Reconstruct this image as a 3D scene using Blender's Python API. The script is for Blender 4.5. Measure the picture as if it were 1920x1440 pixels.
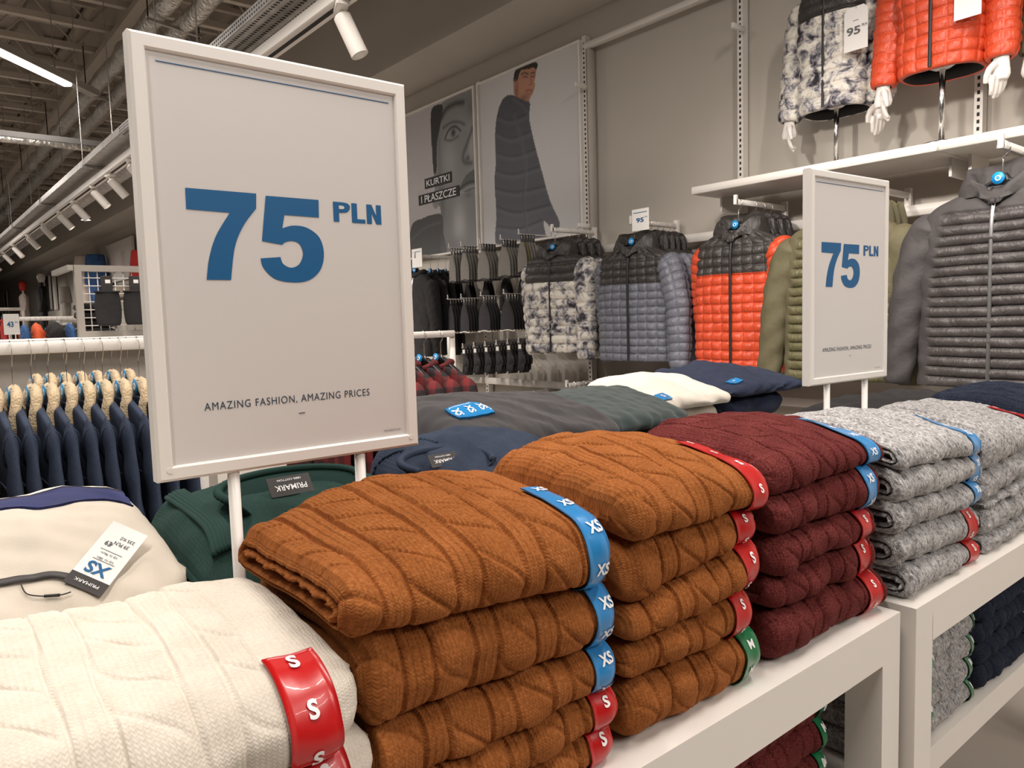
import bpy, math, random
import numpy as np
from mathutils import Vector, Matrix
random.seed(7)
RNG = np.random.default_rng(11)
PI = math.pi
for o in list(bpy.data.objects):
    bpy.data.objects.remove(o)
SC = bpy.context.scene
C = SC.collection

# ------------------------------------------------------------------ camera
FPX, YAW, PIT, ROL = 1416.12, math.radians(50.491), math.radians(4.7985), math.radians(-1.6593)
CZ = 1.40
_F = np.array([math.cos(YAW) * math.cos(PIT), math.sin(YAW) * math.cos(PIT), -math.sin(PIT)])
_r = np.array([math.sin(YAW), -math.cos(YAW), 0.0])
_u = np.cross(_r, _F)
_R = _r * math.cos(ROL) + _u * math.sin(ROL)
_U = -_r * math.sin(ROL) + _u * math.cos(ROL)
cam = bpy.data.cameras.new('camera')
cam.sensor_fit = 'HORIZONTAL'
cam.sensor_width = 36.0
cam.lens = FPX / 1920 * 36.0
cam.clip_start = 0.02
cam.clip_end = 200
camo = bpy.data.objects.new('camera', cam)
C.objects.link(camo)
camo.matrix_world = Matrix(((_R[0], _U[0], -_F[0], 0), (_R[1], _U[1], -_F[1], 0), (_R[2], _U[2], -_F[2], CZ), (0, 0, 0, 1)))
SC.camera = camo

# ------------------------------------------------------------------ world, exposure
SC.view_settings.view_transform = 'Standard'
SC.view_settings.look = 'None'
SC.view_settings.gamma = 1.0
SC.view_settings.use_curve_mapping = False
SC.view_settings.exposure = -0.13
W = bpy.data.worlds.new('World')
SC.world = W
W.use_nodes = True
W.node_tree.nodes['Background'].inputs[0].default_value = (1.0, 0.95, 0.90, 1)
W.node_tree.nodes['Background'].inputs[1].default_value = 0.02

WARM = (1.0, 0.92, 0.85)
def area(name, loc, target, sx, sy, power, col=WARM, spread=None):
    l = bpy.data.lights.new(name, 'AREA')
    l.shape = 'RECTANGLE'; l.size = sx; l.size_y = sy; l.energy = power; l.color = col
    if spread: l.spread = spread
    o = bpy.data.objects.new(name, l); C.objects.link(o)
    o.location = loc
    d = Vector(target) - Vector(loc)
    o.rotation_euler = d.to_track_quat('-Z', 'Y').to_euler()
    return o
def spotl(name, loc, target, power, ang=50, blend=.6, col=WARM, rad=.05):
    l = bpy.data.lights.new(name, 'SPOT')
    l.energy = power; l.color = col; l.spot_size = math.radians(ang); l.spot_blend = blend; l.shadow_soft_size = rad
    o = bpy.data.objects.new(name, l); C.objects.link(o)
    o.location = loc
    o.rotation_euler = (Vector(target) - Vector(loc)).to_track_quat('-Z', 'Y').to_euler()
    return o
# lamps of the LED battens; only the first batten is in the picture, the others hang over the rest of the shop floor
BATTENS = [(0.75, 7.05), (-1.4, 3.6), (0.4, 2.4), (-0.6, 0.2), (1.9, 0.3), (1.2, -2.2), (-2.6, 10.5), (0.4, 12.5), (-1.0, 18.0), (0.8, 25.0), (-3.5, 15.0), (2.0, -3.2)]
BATTEN_Z = 3.6
BATTEN_W = 60
for k_, (bx_, by_) in enumerate(BATTENS):
    o = area('batten_lamp' if k_ == 0 else 'batten_lamp_offscreen', (bx_, by_, BATTEN_Z - .06), (bx_, by_, 0), 1.9, .07, BATTEN_W)
    o.rotation_euler = (0, 0, math.radians(47))
# spots of the same lighting track before and beyond the part in the picture; those in view sit in their heads below
SPOT_W = 95
for sy_ in (1.9, 1.1, .3, 17.2, 18.6, 20.0, 22.0, 24.0):
    spotl('track_lamp_offscreen', (1.62, sy_, 2.56), (3.5, sy_, 1.45), SPOT_W, 80, .9)

# ------------------------------------------------------------------ pixel helpers (1920x1440 frame)
def ray(px, py):
    return _F + _R * (px - 960) / FPX - _U * (py - 720) / FPX
def onx(px, py, x):
    d = ray(px, py); p = d * (x / d[0]); p[2] += CZ; return p
def ony(px, py, y):
    d = ray(px, py); p = d * (y / d[1]); p[2] += CZ; return p
def onz(px, py, z):
    d = ray(px, py); p = d * ((z - CZ) / d[2]); p[2] += CZ; return p

# ------------------------------------------------------------------ materials
def _new(name):
    m = bpy.data.materials.new(name); m.use_nodes = True
    nt = m.node_tree
    return m, nt, nt.nodes['Principled BSDF']
def N(nt, t, **kw):
    n = nt.nodes.new(t)
    for k, v in kw.items():
        if k.startswith('i_'):
            n.inputs[int(k[2:])].default_value = v
        else:
            setattr(n, k, v)
    return n
def math_n(nt, op, a, b=None, c=None):
    n = nt.nodes.new('ShaderNodeMath'); n.operation = op
    for i, x in enumerate((a, b, c)):
        if x is None: continue
        if isinstance(x, (int, float)): n.inputs[i].default_value = x
        else: nt.links.new(x, n.inputs[i])
    return n.outputs[0]
def ramp(nt, fac, stops):
    r = nt.nodes.new('ShaderNodeValToRGB')
    nt.links.new(fac, r.inputs[0])
    e = r.color_ramp.elements
    while len(e) < len(stops): e.new(.5)
    for k, (p, c) in enumerate(stops):
        e[k].position = p; e[k].color = (*c, 1)
    return r.outputs[0]
def srgb(r, g, b):
    f = lambda v: (v / 255 / 12.92) if v / 255 <= .04045 else ((v / 255 + .055) / 1.055) ** 2.4
    return (f(r), f(g), f(b))
def mat(name, col, rough=.6, metal=0.0, var=.0, vscale=8.0, bump=.0, bscale=120.0, bdist=.002, emit=None, spec=.5, sheen=0.0, detail=3.0, coat=0.0):
    m, nt, b = _new(name)
    b.inputs['Base Color'].default_value = (*col, 1)
    b.inputs['Roughness'].default_value = rough
    b.inputs['Metallic'].default_value = metal
    b.inputs['Specular IOR Level'].default_value = spec
    b.inputs['Coat Weight'].default_value = coat
    if sheen:
        b.inputs['Sheen Weight'].default_value = sheen
        b.inputs['Sheen Roughness'].default_value = .5
    if emit:
        b.inputs['Emission Color'].default_value = (*col, 1)
        b.inputs['Emission Strength'].default_value = emit
    tc = N(nt, 'ShaderNodeTexCoord')
    if var:
        n = N(nt, 'ShaderNodeTexNoise'); n.inputs['Scale'].default_value = vscale; n.inputs['Detail'].default_value = detail
        nt.links.new(tc.outputs['Object'], n.inputs['Vector'])
        c = ramp(nt, n.outputs['Fac'], [(.25, tuple(max(0, v * (1 - var)) for v in col)), (.75, tuple(min(1, v * (1 + var)) for v in col))])
        nt.links.new(c, b.inputs['Base Color'])
    if bump:
        n = N(nt, 'ShaderNodeTexNoise'); n.inputs['Scale'].default_value = bscale; n.inputs['Detail'].default_value = 4
        nt.links.new(tc.outputs['Object'], n.inputs['Vector'])
        bp = N(nt, 'ShaderNodeBump'); bp.inputs['Strength'].default_value = bump; bp.inputs['Distance'].default_value = bdist
        nt.links.new(n.outputs['Fac'], bp.inputs['Height']); nt.links.new(bp.outputs[0], b.inputs['Normal'])
    return m
def knit(name, col, dark, light, fleck=.5, fscale=260.0, stretch=(1, 1, 1), pw=.0042, ph=.0036, bump=.55, fine_rib=False):
    """knitted yarn: V stitches in the fabric's own UV (metres), heathered colour"""
    m, nt, b = _new(name)
    uv = N(nt, 'ShaderNodeUVMap')
    sep = N(nt, 'ShaderNodeSeparateXYZ'); nt.links.new(uv.outputs[0], sep.inputs[0])
    u, v = sep.outputs[0], sep.outputs[1]
    fu = math_n(nt, 'FRACT', math_n(nt, 'DIVIDE', u, pw))
    au = math_n(nt, 'ABSOLUTE', math_n(nt, 'SUBTRACT', fu, .5))
    st = math_n(nt, 'SINE', math_n(nt, 'MULTIPLY', math_n(nt, 'ADD', math_n(nt, 'DIVIDE', v, ph), math_n(nt, 'MULTIPLY', au, 1.3)), 2 * PI))
    col_h = math_n(nt, 'SINE', math_n(nt, 'MULTIPLY', fu, PI))
    h = math_n(nt, 'ADD', math_n(nt, 'MULTIPLY', st, .28), math_n(nt, 'MULTIPLY', col_h, .9 if not fine_rib else 1.6))
    mp = N(nt, 'ShaderNodeMapping'); mp.inputs['Scale'].default_value = stretch
    nt.links.new(uv.outputs[0], mp.inputs[0])
    nz = N(nt, 'ShaderNodeTexNoise'); nz.inputs['Scale'].default_value = fscale; nz.inputs['Detail'].default_value = 6; nz.inputs['Roughness'].default_value = .7
    nt.links.new(mp.outputs[0], nz.inputs['Vector'])
    nb = N(nt, 'ShaderNodeTexNoise'); nb.inputs['Scale'].default_value = 22; nb.inputs['Detail'].default_value = 3
    nt.links.new(uv.outputs[0], nb.inputs['Vector'])
    f = math_n(nt, 'ADD', math_n(nt, 'MULTIPLY', math_n(nt, 'SUBTRACT', nz.outputs['Fac'], .5), 2.2 * fleck), math_n(nt, 'MULTIPLY', math_n(nt, 'SUBTRACT', nb.outputs['Fac'], .5), .35))
    f = math_n(nt, 'ADD', f, .5)
    c = ramp(nt, f, [(.15, dark), (.5, col), (.85, light)])
    nt.links.new(c, b.inputs['Base Color'])
    b.inputs['Roughness'].default_value = .95
    b.inputs['Specular IOR Level'].default_value = .15
    b.inputs['Sheen Weight'].default_value = .25
    b.inputs['Sheen Roughness'].default_value = .6
    b.inputs['Sheen Tint'].default_value = (*light, 1)
    h2 = math_n(nt, 'ADD', h, math_n(nt, 'MULTIPLY', nz.outputs['Fac'], 1.1))
    bp = N(nt, 'ShaderNodeBump'); bp.inputs['Strength'].default_value = bump; bp.inputs['Distance'].default_value = .0016
    nt.links.new(h2, bp.inputs['Height']); nt.links.new(bp.outputs[0], b.inputs['Normal'])
    return m
def nylon(name, col, rough=.42, wr=.5, spec=.5, scale=26.0):
    """thin padded nylon with gathered wrinkles"""
    m, nt, b = _new(name)
    b.inputs['Roughness'].default_value = rough
    b.inputs['Specular IOR Level'].default_value = spec
    tc = N(nt, 'ShaderNodeTexCoord')
    mp = N(nt, 'ShaderNodeMapping'); mp.inputs['Scale'].default_value = (1.6, 1.0, .8); mp.inputs['Rotation'].default_value = (0, .5, 0)
    nt.links.new(tc.outputs['Object'], mp.inputs[0])
    n = N(nt, 'ShaderNodeTexNoise'); n.inputs['Scale'].default_value = scale; n.inputs['Detail'].default_value = 3; n.inputs['Distortion'].default_value = 1.2
    nt.links.new(mp.outputs[0], n.inputs['Vector'])
    bp = N(nt, 'ShaderNodeBump'); bp.inputs['Strength'].default_value = wr; bp.inputs['Distance'].default_value = .012
    nt.links.new(n.outputs['Fac'], bp.inputs['Height']); nt.links.new(bp.outputs[0], b.inputs['Normal'])
    b.inputs['Base Color'].default_value = (*col, 1)
    return m
def camo_mat(name, white, grey, black, sc=15.0):
    m, nt, b = _new(name)
    b.inputs['Roughness'].default_value = .5
    tc = N(nt, 'ShaderNodeTexCoord')
    n = N(nt, 'ShaderNodeTexNoise'); n.inputs['Scale'].default_value = sc; n.inputs['Detail'].default_value = 7; n.inputs['Roughness'].default_value = .68; n.inputs['Distortion'].default_value = .5
    nt.links.new(tc.outputs['Object'], n.inputs['Vector'])
    c = ramp(nt, n.outputs['Fac'], [(.38, black), (.45, grey), (.50, tuple((a + b_) / 2 for a, b_ in zip(grey, white))), (.57, white), (1, white)])
    nt.links.new(c, b.inputs['Base Color'])
    n2 = N(nt, 'ShaderNodeTexNoise'); n2.inputs['Scale'].default_value = 30; n2.inputs['Distortion'].default_value = 1
    nt.links.new(tc.outputs['Object'], n2.inputs['Vector'])
    bp = N(nt, 'ShaderNodeBump'); bp.inputs['Strength'].default_value = .5; bp.inputs['Distance'].default_value = .01
    nt.links.new(n2.outputs['Fac'], bp.inputs['Height']); nt.links.new(bp.outputs[0], b.inputs['Normal'])
    return m
def plaid_mat(name, a, bcol, s=11.0):
    m, nt, b = _new(name)
    b.inputs['Roughness'].default_value = .9
    tc = N(nt, 'ShaderNodeTexCoord')
    sep = N(nt, 'ShaderNodeSeparateXYZ'); nt.links.new(tc.outputs['Object'], sep.inputs[0])
    g = lambda o: math_n(nt, 'GREATER_THAN', math_n(nt, 'FRACT', math_n(nt, 'MULTIPLY', o, s)), .5)
    f = math_n(nt, 'MULTIPLY', math_n(nt, 'ADD', g(sep.outputs[2]), g(math_n(nt, 'ADD', sep.outputs[0], sep.outputs[1]))), .5)
    nt.links.new(ramp(nt, f, [(0, a), (.5, tuple((x + y) / 2 for x, y in zip(a, bcol))), (1, bcol)]), b.inputs['Base Color'])
    return m
def attr_mat(name, rough=.5):
    m, nt, b = _new(name)
    a = N(nt, 'ShaderNodeAttribute', attribute_name='Col')
    nt.links.new(a.outputs['Color'], b.inputs['Base Color'])
    b.inputs['Roughness'].default_value = rough
    return m
def denim_mat(name, col):
    m, nt, b = _new(name)
    tc = N(nt, 'ShaderNodeTexCoord')
    n = N(nt, 'ShaderNodeTexNoise'); n.inputs['Scale'].default_value = 9; n.inputs['Detail'].default_value = 4
    mp = N(nt, 'ShaderNodeMapping'); mp.inputs['Scale'].default_value = (500, 500, 180)
    nt.links.new(tc.outputs['Object'], mp.inputs[0])
    n2 = N(nt, 'ShaderNodeTexNoise'); n2.inputs['Scale'].default_value = 1.0; n2.inputs['Detail'].default_value = 2
    nt.links.new(tc.outputs['Object'], n.inputs['Vector']); nt.links.new(mp.outputs[0], n2.inputs['Vector'])
    f = math_n(nt, 'ADD', math_n(nt, 'MULTIPLY', n.outputs['Fac'], .55), math_n(nt, 'MULTIPLY', n2.outputs['Fac'], .45))
    nt.links.new(ramp(nt, f, [(.3, tuple(v * .55 for v in col)), (.52, col), (.75, tuple(min(1, v * 1.9) for v in col))]), b.inputs['Base Color'])
    b.inputs['Roughness'].default_value = .85
    b.inputs['Specular IOR Level'].default_value = .2
    bp = N(nt, 'ShaderNodeBump'); bp.inputs['Strength'].default_value = .35; bp.inputs['Distance'].default_value = .01
    n3 = N(nt, 'ShaderNodeTexNoise'); n3.inputs['Scale'].default_value = 13; nt.links.new(tc.outputs['Object'], n3.inputs['Vector'])
    nt.links.new(n3.outputs['Fac'], bp.inputs['Height']); nt.links.new(bp.outputs[0], b.inputs['Normal'])
    return m

M = {}
M['white'] = mat('white_paint', (.78, .74, .69), .42, bump=.04, bscale=60)
M['sign_white'] = mat('sign_frame_white', (.80, .77, .73), .4)
M['sign_print'] = mat('sign_print', (.66, .63, .61), .33)
M['chrome'] = mat('chrome', (.75, .74, .72), .18, 1)
M['steel'] = mat('galvanised', (.42, .40, .38), .42, .8, var=.25, vscale=14)
M['foil'] = mat('foil_wrap', (.62, .59, .54), .3, .9, var=.25, vscale=18, bump=.9, bscale=26, bdist=.02)
M['blue_ink'] = mat('blue_ink', srgb(0, 88, 140), .45)
M['dark_ink'] = mat('dark_ink', srgb(40, 60, 75), .6)
M['grey_ink'] = mat('grey_ink', srgb(95, 95, 95), .6)
M['band_blue'] = mat('strip_blue', srgb(40, 128, 190), .28, coat=.3)
M['band_red'] = mat('strip_red', srgb(182, 20, 22), .3, coat=.15)
M['band_green'] = mat('strip_green', srgb(0, 108, 62), .28, coat=.3)
M['letter'] = mat('letter_white', (.86, .86, .86), .4)
M['rust'] = knit('rust_wool', srgb(145, 85, 41), srgb(90, 50, 22), srgb(184, 120, 71), .45)
M['burgundy'] = knit('burgundy_wool', srgb(92, 36, 35), srgb(48, 17, 18), srgb(140, 74, 70), .6, 330)
M['grey_marl'] = knit('grey_marl_wool', srgb(164, 162, 162), srgb(78, 78, 82), srgb(220, 218, 216), .95, 270, (1, .5, 1))
M['cream'] = knit('cream_wool', srgb(204, 195, 182), srgb(174, 164, 149), srgb(225, 218, 207), .25, bump=.38)
M['navy_cable'] = knit('navy_wool', srgb(34, 40, 54), srgb(16, 19, 28), srgb(62, 70, 86), .5)
M['green_knit'] = knit('green_cotton_knit', srgb(34, 56, 52), srgb(20, 36, 34), srgb(50, 76, 70), .3, 300, pw=.003, ph=.003, bump=.25)
M['navy_knit'] = knit('navy_cotton_knit', srgb(48, 56, 72), srgb(32, 38, 52), srgb(68, 77, 94), .3, 300, pw=.003, ph=.003, bump=.25)
M['charcoal'] = mat('charcoal_fleece', srgb(45, 42, 44), .95, var=.15, vscale=30, bump=.25, bscale=500, sheen=.2)
M['bottle'] = mat('bottle_green_fleece', srgb(47, 59, 58), .95, var=.12, vscale=30, bump=.25, bscale=500, sheen=.2)
M['offwhite'] = mat('off_white_fleece', srgb(222, 214, 202), .95, var=.05, vscale=20, bump=.2, bscale=500)
M['cream_fleece'] = mat('cream_fleece', srgb(200, 191, 177), .95, var=.05, vscale=20, bump=.2, bscale=500)
M['navy_fleece'] = mat('navy_fleece', srgb(34, 42, 64), .95, var=.12, vscale=30, bump=.2, bscale=500)
M['royal'] = mat('royal_blue_band', srgb(14, 26, 84), .8, var=.15, vscale=30)
M['black_cloth'] = mat('black_cloth', srgb(32, 30, 31), .9, var=.2, vscale=20, bump=.4, bscale=40, bdist=.01)
M['black_shell'] = mat('black_softshell', srgb(58, 54, 54), .7, var=.08, vscale=10, bump=.35, bscale=16, bdist=.02)
M['black_quilt'] = nylon('black_quilt', srgb(62, 57, 56), .48, .5, .5, 22)
M['black_nylon'] = nylon('black_nylon', srgb(56, 52, 50), .45, .6)
M['grey_nylon'] = nylon('grey_nylon', srgb(108, 110, 120), .42, .55)
M['orange_nylon'] = nylon('orange_nylon', srgb(204, 74, 40), .42, .4)
M['olive_shell'] = mat('olive_softshell', srgb(88, 82, 58), .75, var=.08, vscale=10, bump=.3, bscale=16, bdist=.02)
M['olive_quilt'] = nylon('olive_quilt', srgb(90, 86, 58), .5, .6)
M['camo'] = camo_mat('ink_splash_camo', srgb(228, 222, 210), srgb(130, 128, 136), srgb(38, 36, 44))
M['zip'] = mat('zip_tape', srgb(28, 27, 28), .5)
M['zip_metal'] = mat('zip_metal', (.6, .6, .6), .3, 1)
M['lining'] = mat('dark_lining', srgb(24, 20, 22), .7)
M['mann'] = mat('mannequin_white', srgb(225, 220, 214), .3)
M['denim'] = denim_mat('denim', srgb(48, 57, 75))
M['sherpa'] = mat('sherpa', srgb(214, 190, 152), .98, var=.12, vscale=60, bump=1.0, bscale=160, bdist=.008, sheen=.3)
M['brown_cord'] = mat('brown_cord', srgb(78, 64, 58), .9, var=.2, vscale=20, bump=.4, bscale=60)
M['beanie_grey'] = mat('beanie_grey', srgb(128, 124, 118), .95, var=.22, vscale=160, bump=.5, bscale=240)
M['beanie_dark'] = mat('beanie_dark', srgb(52, 50, 52), .95, var=.2, vscale=120, bump=.5, bscale=240)
M['beanie_olive'] = mat('beanie_olive', srgb(116, 108, 74), .95, var=.2, vscale=160, bump=.5, bscale=240)
M['plaid'] = plaid_mat('red_plaid', srgb(98, 20, 22), srgb(24, 16, 18))
M['hanger_black'] = mat('hanger_black', srgb(26, 26, 28), .35)
M['disc_blue'] = mat('size_disc_blue', srgb(30, 140, 205), .3)
M['paper'] = mat('paper', srgb(235, 232, 228), .6)
M['card_dark'] = mat('dark_card', srgb(42, 37, 36), .6)
M['dark_steel'] = mat('dark_steel', (.10, .095, .09), .5, .5)
M['wall'] = mat('wall_paint', (.50, .46, .405), .75, var=.03, vscale=2)
M['wall_up'] = mat('bulkhead_paint', (.56, .51, .465), .8, var=.03, vscale=2)
M['deck'] = mat('ceiling_deck', (.36, .31, .26), .7, var=.12, vscale=3)
M['joist'] = mat('joist_paint', (.54, .475, .40), .6, var=.06, vscale=4)
M['floor'] = mat('floor_vinyl', (.46, .42, .38), .35, var=.08, vscale=2)
M['slot'] = mat('slot_dark', (.02, .02, .02), .8)
M['cord'] = mat('black_cord', (.015, .015, .015), .6)
M['lamp_on'] = mat('lamp_lit', (1.0, .95, .88), .5, emit=6)
M['spot_lit'] = mat('spot_lit', (1.0, .98, .9), .5, emit=3)
M['pink'] = mat('pink_cloth', srgb(225, 50, 90), .8)
M['yellow'] = mat('lime_cloth', srgb(205, 205, 50), .8)
M['orange_cloth'] = mat('orange_cloth', srgb(230, 96, 50), .8, var=.3, vscale=20)
M['jean_blue'] = denim_mat('jean_blue', srgb(66, 100, 150))
M['red_cloth'] = mat('red_cloth', srgb(200, 50, 45), .8)
M['pale_cloth'] = mat('pale_cloth', srgb(222, 206, 196), .85, var=.12, vscale=12)
M['grey_cloth'] = mat('grey_cloth', srgb(165, 158, 150), .85, var=.1, vscale=12)
M['print'] = attr_mat('poster_print', .5)
M['carton'] = mat('carton', srgb(190, 176, 156), .8)
M['metal_grey'] = mat('grey_enamel', srgb(150, 144, 136), .45)

# ------------------------------------------------------------------ mesh helpers
def link(o, parent=None):
    C.objects.link(o)
    if parent is not None:
        o.parent = parent
        if parent.type == 'EMPTY':
            o.matrix_parent_inverse = parent.matrix_basis.inverted()
    return o
def mesh(name, V, F, mats, parent=None, smooth=True, uv=None, midx=None, cols=None):
    me = bpy.data.meshes.new(name)
    V = np.asarray(V, float)
    F = F.tolist() if isinstance(F, np.ndarray) else F
    me.from_pydata(V.tolist(), [], F)
    for m in (mats if isinstance(mats, (list, tuple)) else [mats]):
        me.materials.append(M[m] if isinstance(m, str) else m)
    if smooth:
        me.polygons.foreach_set('use_smooth', np.ones(len(me.polygons), bool))
    if midx is not None:
        me.polygons.foreach_set('material_index', np.asarray(midx, np.int32))
    if uv is not None:
        l = me.uv_layers.new(name='UVMap')
        li = np.empty(len(me.loops), np.int32); me.loops.foreach_get('vertex_index', li)
        l.data.foreach_set('uv', np.asarray(uv, np.float32)[li].ravel())
    if cols is not None:
        a = me.color_attributes.new('Col', 'FLOAT_COLOR', 'POINT')
        a.data.foreach_set('color', np.asarray(cols, np.float32).ravel())
    me.update()
    o = bpy.data.objects.new(name, me)
    return link(o, parent)
def gridf(n, m, closed=False, base=0, flip=False):
    i = np.arange(n - 1)[:, None]; j = np.arange(m if closed else m - 1)[None, :]
    a = base + i * m + j; b = base + i * m + (j + 1) % m; c = base + (i + 1) * m + (j + 1) % m; d = base + (i + 1) * m + j
    q = np.stack([a, b, c, d] if not flip else [a, d, c, b], -1)
    return q.reshape(-1, 4)
class MB:
    def __init__(s): s.v = []; s.f = []; s.m = []
    def add(s, V, F, mi=0):
        b = len(s.v); s.v += [tuple(p) for p in V]
        s.f += [tuple(int(i) + b for i in q) for q in F]; s.m += [mi] * len(F)
        return s
    def box(s, c, d, rz=0, mi=0, bev=0.0, rot=None):
        hx, hy, hz = (abs(d[0]) / 2, abs(d[1]) / 2, abs(d[2]) / 2)
        R = rot if rot is not None else Matrix.Rotation(rz, 3, 'Z')
        if bev <= 0:
            P = [Vector((x * hx, y * hy, z * hz)) for z in (-1, 1) for x, y in ((-1, -1), (1, -1), (1, 1), (-1, 1))]
            F = [(3, 2, 1, 0), (4, 5, 6, 7), (0, 1, 5, 4), (1, 2, 6, 5), (2, 3, 7, 6), (3, 0, 4, 7)]
        else:
            b = min(bev, hx * .49, hy * .49, hz * .49)
            P = []; 
            prof = [(-hz, b), (-hz + b, 0), (hz - b, 0), (hz, b)]
            for z, i in prof:
                X, Y = hx - i, hy - i
                P += [Vector((x, y, z)) for x, y in ((-X + b, -Y), (X - b, -Y), (X, -Y + b), (X, Y - b), (X - b, Y), (-X + b, Y), (-X, Y - b), (-X, -Y + b))]
            F = [tuple(range(7, -1, -1)), tuple(range(24, 32))]
            for k in range(3):
                for j in range(8):
                    F.append((k * 8 + j, k * 8 + (j + 1) % 8, (k + 1) * 8 + (j + 1) % 8, (k + 1) * 8 + j))
        cc = Vector(c)
        return s.add([R @ p + cc for p in P], F, mi)
    def tube(s, path, r, n=8, mi=0, caps=True, closed=False, flat=None):
        P = [Vector(p) for p in path]; k = len(P)
        rs = r if isinstance(r, (list, tuple, np.ndarray)) else [r] * k
        up = Vector((0, 0, 1)); rings = []
        prev = None
        for i in range(k):
            t = (P[(i + 1) % k] - P[i - 1]) if (closed or 0 < i < k - 1) else (P[1] - P[0] if i == 0 else P[-1] - P[-2])
            t = t.normalized() if t.length > 1e-9 else Vector((0, 0, 1))
            if prev is None:
                a = t.cross(up); a = a if a.length > .05 else t.cross(Vector((1, 0, 0)))
            else:
                a = prev - t * prev.dot(t)
                if a.length < 1e-5: a = t.cross(up)
            a.normalize(); prev = a; b = t.cross(a)
            ra, rb = (rs[i], rs[i]) if flat is None else (rs[i] * flat[0], rs[i] * flat[1])
            rings.append([P[i] + a * (ra * math.cos(2 * PI * j / n)) + b * (rb * math.sin(2 * PI * j / n)) for j in range(n)])
        V = [p for rr in rings for p in rr]; F = []
        for i in range(k if closed else k - 1):
            for j in range(n):
                F.append((i * n + j, i * n + (j + 1) % n, ((i + 1) % k) * n + (j + 1) % n, ((i + 1) % k) * n + j))
        if caps and not closed:
            F.append(tuple(range(n - 1, -1, -1))); F.append(tuple(range((k - 1) * n, k * n)))
        return s.add(V, F, mi)
    def lathe(s, prof, n=16, c=(0, 0, 0), sc=(1, 1), mi=0, caps=True, rot=None):
        V = []
        for r, z in prof:
            for j in range(n):
                p = Vector((r * math.cos(2 * PI * j / n) * sc[0], r * math.sin(2 * PI * j / n) * sc[1], z))
                V.append((rot @ p if rot is not None else p) + Vector(c))
        k = len(prof)
        F = [tuple(q) for q in gridf(k, n, True)]
        if caps:
            F.append(tuple(range(n - 1, -1, -1))); F.append(tuple(range((k - 1) * n, k * n)))
        return s.add(V, F, mi)
    def build(s, name, mats, parent=None, smooth=False):
        o = mesh(name, s.v, s.f, mats, parent, smooth, midx=s.m)
        return o
def auto(o, ang=40):
    """flat shading across sharp edges"""
    me = o.data
    me.polygons.foreach_set('use_smooth', np.ones(len(me.polygons), bool))
    try: me.set_sharp_from_angle(angle=math.radians(ang))
    except Exception: pass
    return o
def tag(o, label, cat, group=None):
    o['label'] = label; o['category'] = cat
    if group: o['group'] = group
    return o
def struct(o):
    o['kind'] = 'structure'; return o
def thing(name, label, cat, loc=(0, 0, 0), group=None, rz=0):
    o = bpy.data.objects.new(name, None); o.empty_display_size = .05
    C.objects.link(o); o.location = loc; o.rotation_euler = (0, 0, rz)
    o.matrix_basis = Matrix.Translation(Vector(loc)) @ Matrix.Rotation(rz, 4, 'Z')
    return tag(o, label, cat, group)
def copy_tree(o, parent=None, loc=None, rz=None, label=None, group=None, rot=None):
    c = o.copy(); C.objects.link(c)
    if parent is not None: c.parent = parent
    if loc is not None: c.location = loc
    if rz is not None: c.rotation_euler = (0, 0, rz)
    if rot is not None: c.rotation_euler = rot
    if label: c['label'] = label
    if group: c['group'] = group
    for ch in o.children: copy_tree(ch, c)
    return c
_txt = {}
def text_mesh(s, bold=0.0, spacing=1.0):
    k = (s, bold, spacing)
    if k not in _txt:
        cu = bpy.data.curves.new('t', 'FONT'); cu.body = s; cu.size = 1; cu.offset = bold; cu.resolution_u = 4; cu.space_character = spacing
        ob = bpy.data.objects.new('t', cu); C.objects.link(ob)
        bpy.context.view_layer.update()
        dg = bpy.context.evaluated_depsgraph_get()
        me = bpy.data.meshes.new_from_object(ob.evaluated_get(dg))
        V = np.array([v.co[:2] for v in me.vertices]); F = [tuple(p.vertices) for p in me.polygons]
        bpy.data.objects.remove(ob); bpy.data.curves.remove(cu); bpy.data.meshes.remove(me)
        lo, hi = V.min(0), V.max(0)
        _txt[k] = ((V - (lo + hi) / 2) / (hi - lo), F, (hi - lo))
    return _txt[k]
def text(name, s, fn, h, material, parent, w=None, bold=0.0, spacing=1.0):
    """fn(a, b) -> world point, a to the right, b up, metres from the text centre"""
    V, F, d = text_mesh(s, bold, spacing)
    w = w or h * d[0] / d[1]
    P = [fn(a * w, b * h) for a, b in V]
    return mesh(name, P, F, material, parent, smooth=False)
def plane_fn(c, right, up):
    c, right, up = np.array(c, float), np.array(right, float), np.array(up, float)
    return lambda a, b: c + right * a + up * b
def smooth_path(pts, n=6, closed=False):
    """Catmull-Rom through points"""
    P = np.array(pts, float); k = len(P); out = []
    for i in range(k if closed else k - 1):
        g = lambda j: P[j % k] if closed else P[min(max(j, 0), k - 1)]
        p0, p1, p2, p3 = g(i - 1), g(i), g(i + 1), g(i + 2)
        for t in np.arange(n) / n:
            out.append(.5 * (2 * p1 + (p2 - p0) * t + (2 * p0 - 5 * p1 + 4 * p2 - p3) * t * t + (3 * p1 - p0 - 3 * p2 + p3) * t ** 3))
    if not closed: out.append(P[-1])
    return np.array(out)
def snoise(x, y, seed=0):
    """cheap smooth pseudo noise in -1..1"""
    r = np.random.default_rng(seed); v = 0; a = 0
    for k in range(5):
        fx, fy, p = r.normal(0, 1 + k * .6), r.normal(0, 1 + k * .6), r.uniform(0, 2 * PI)
        v = v + np.sin(fx * x + fy * y + p) / (1 + .4 * k); a += 1 / (1 + .4 * k)
    return v / a * 1.4

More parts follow.
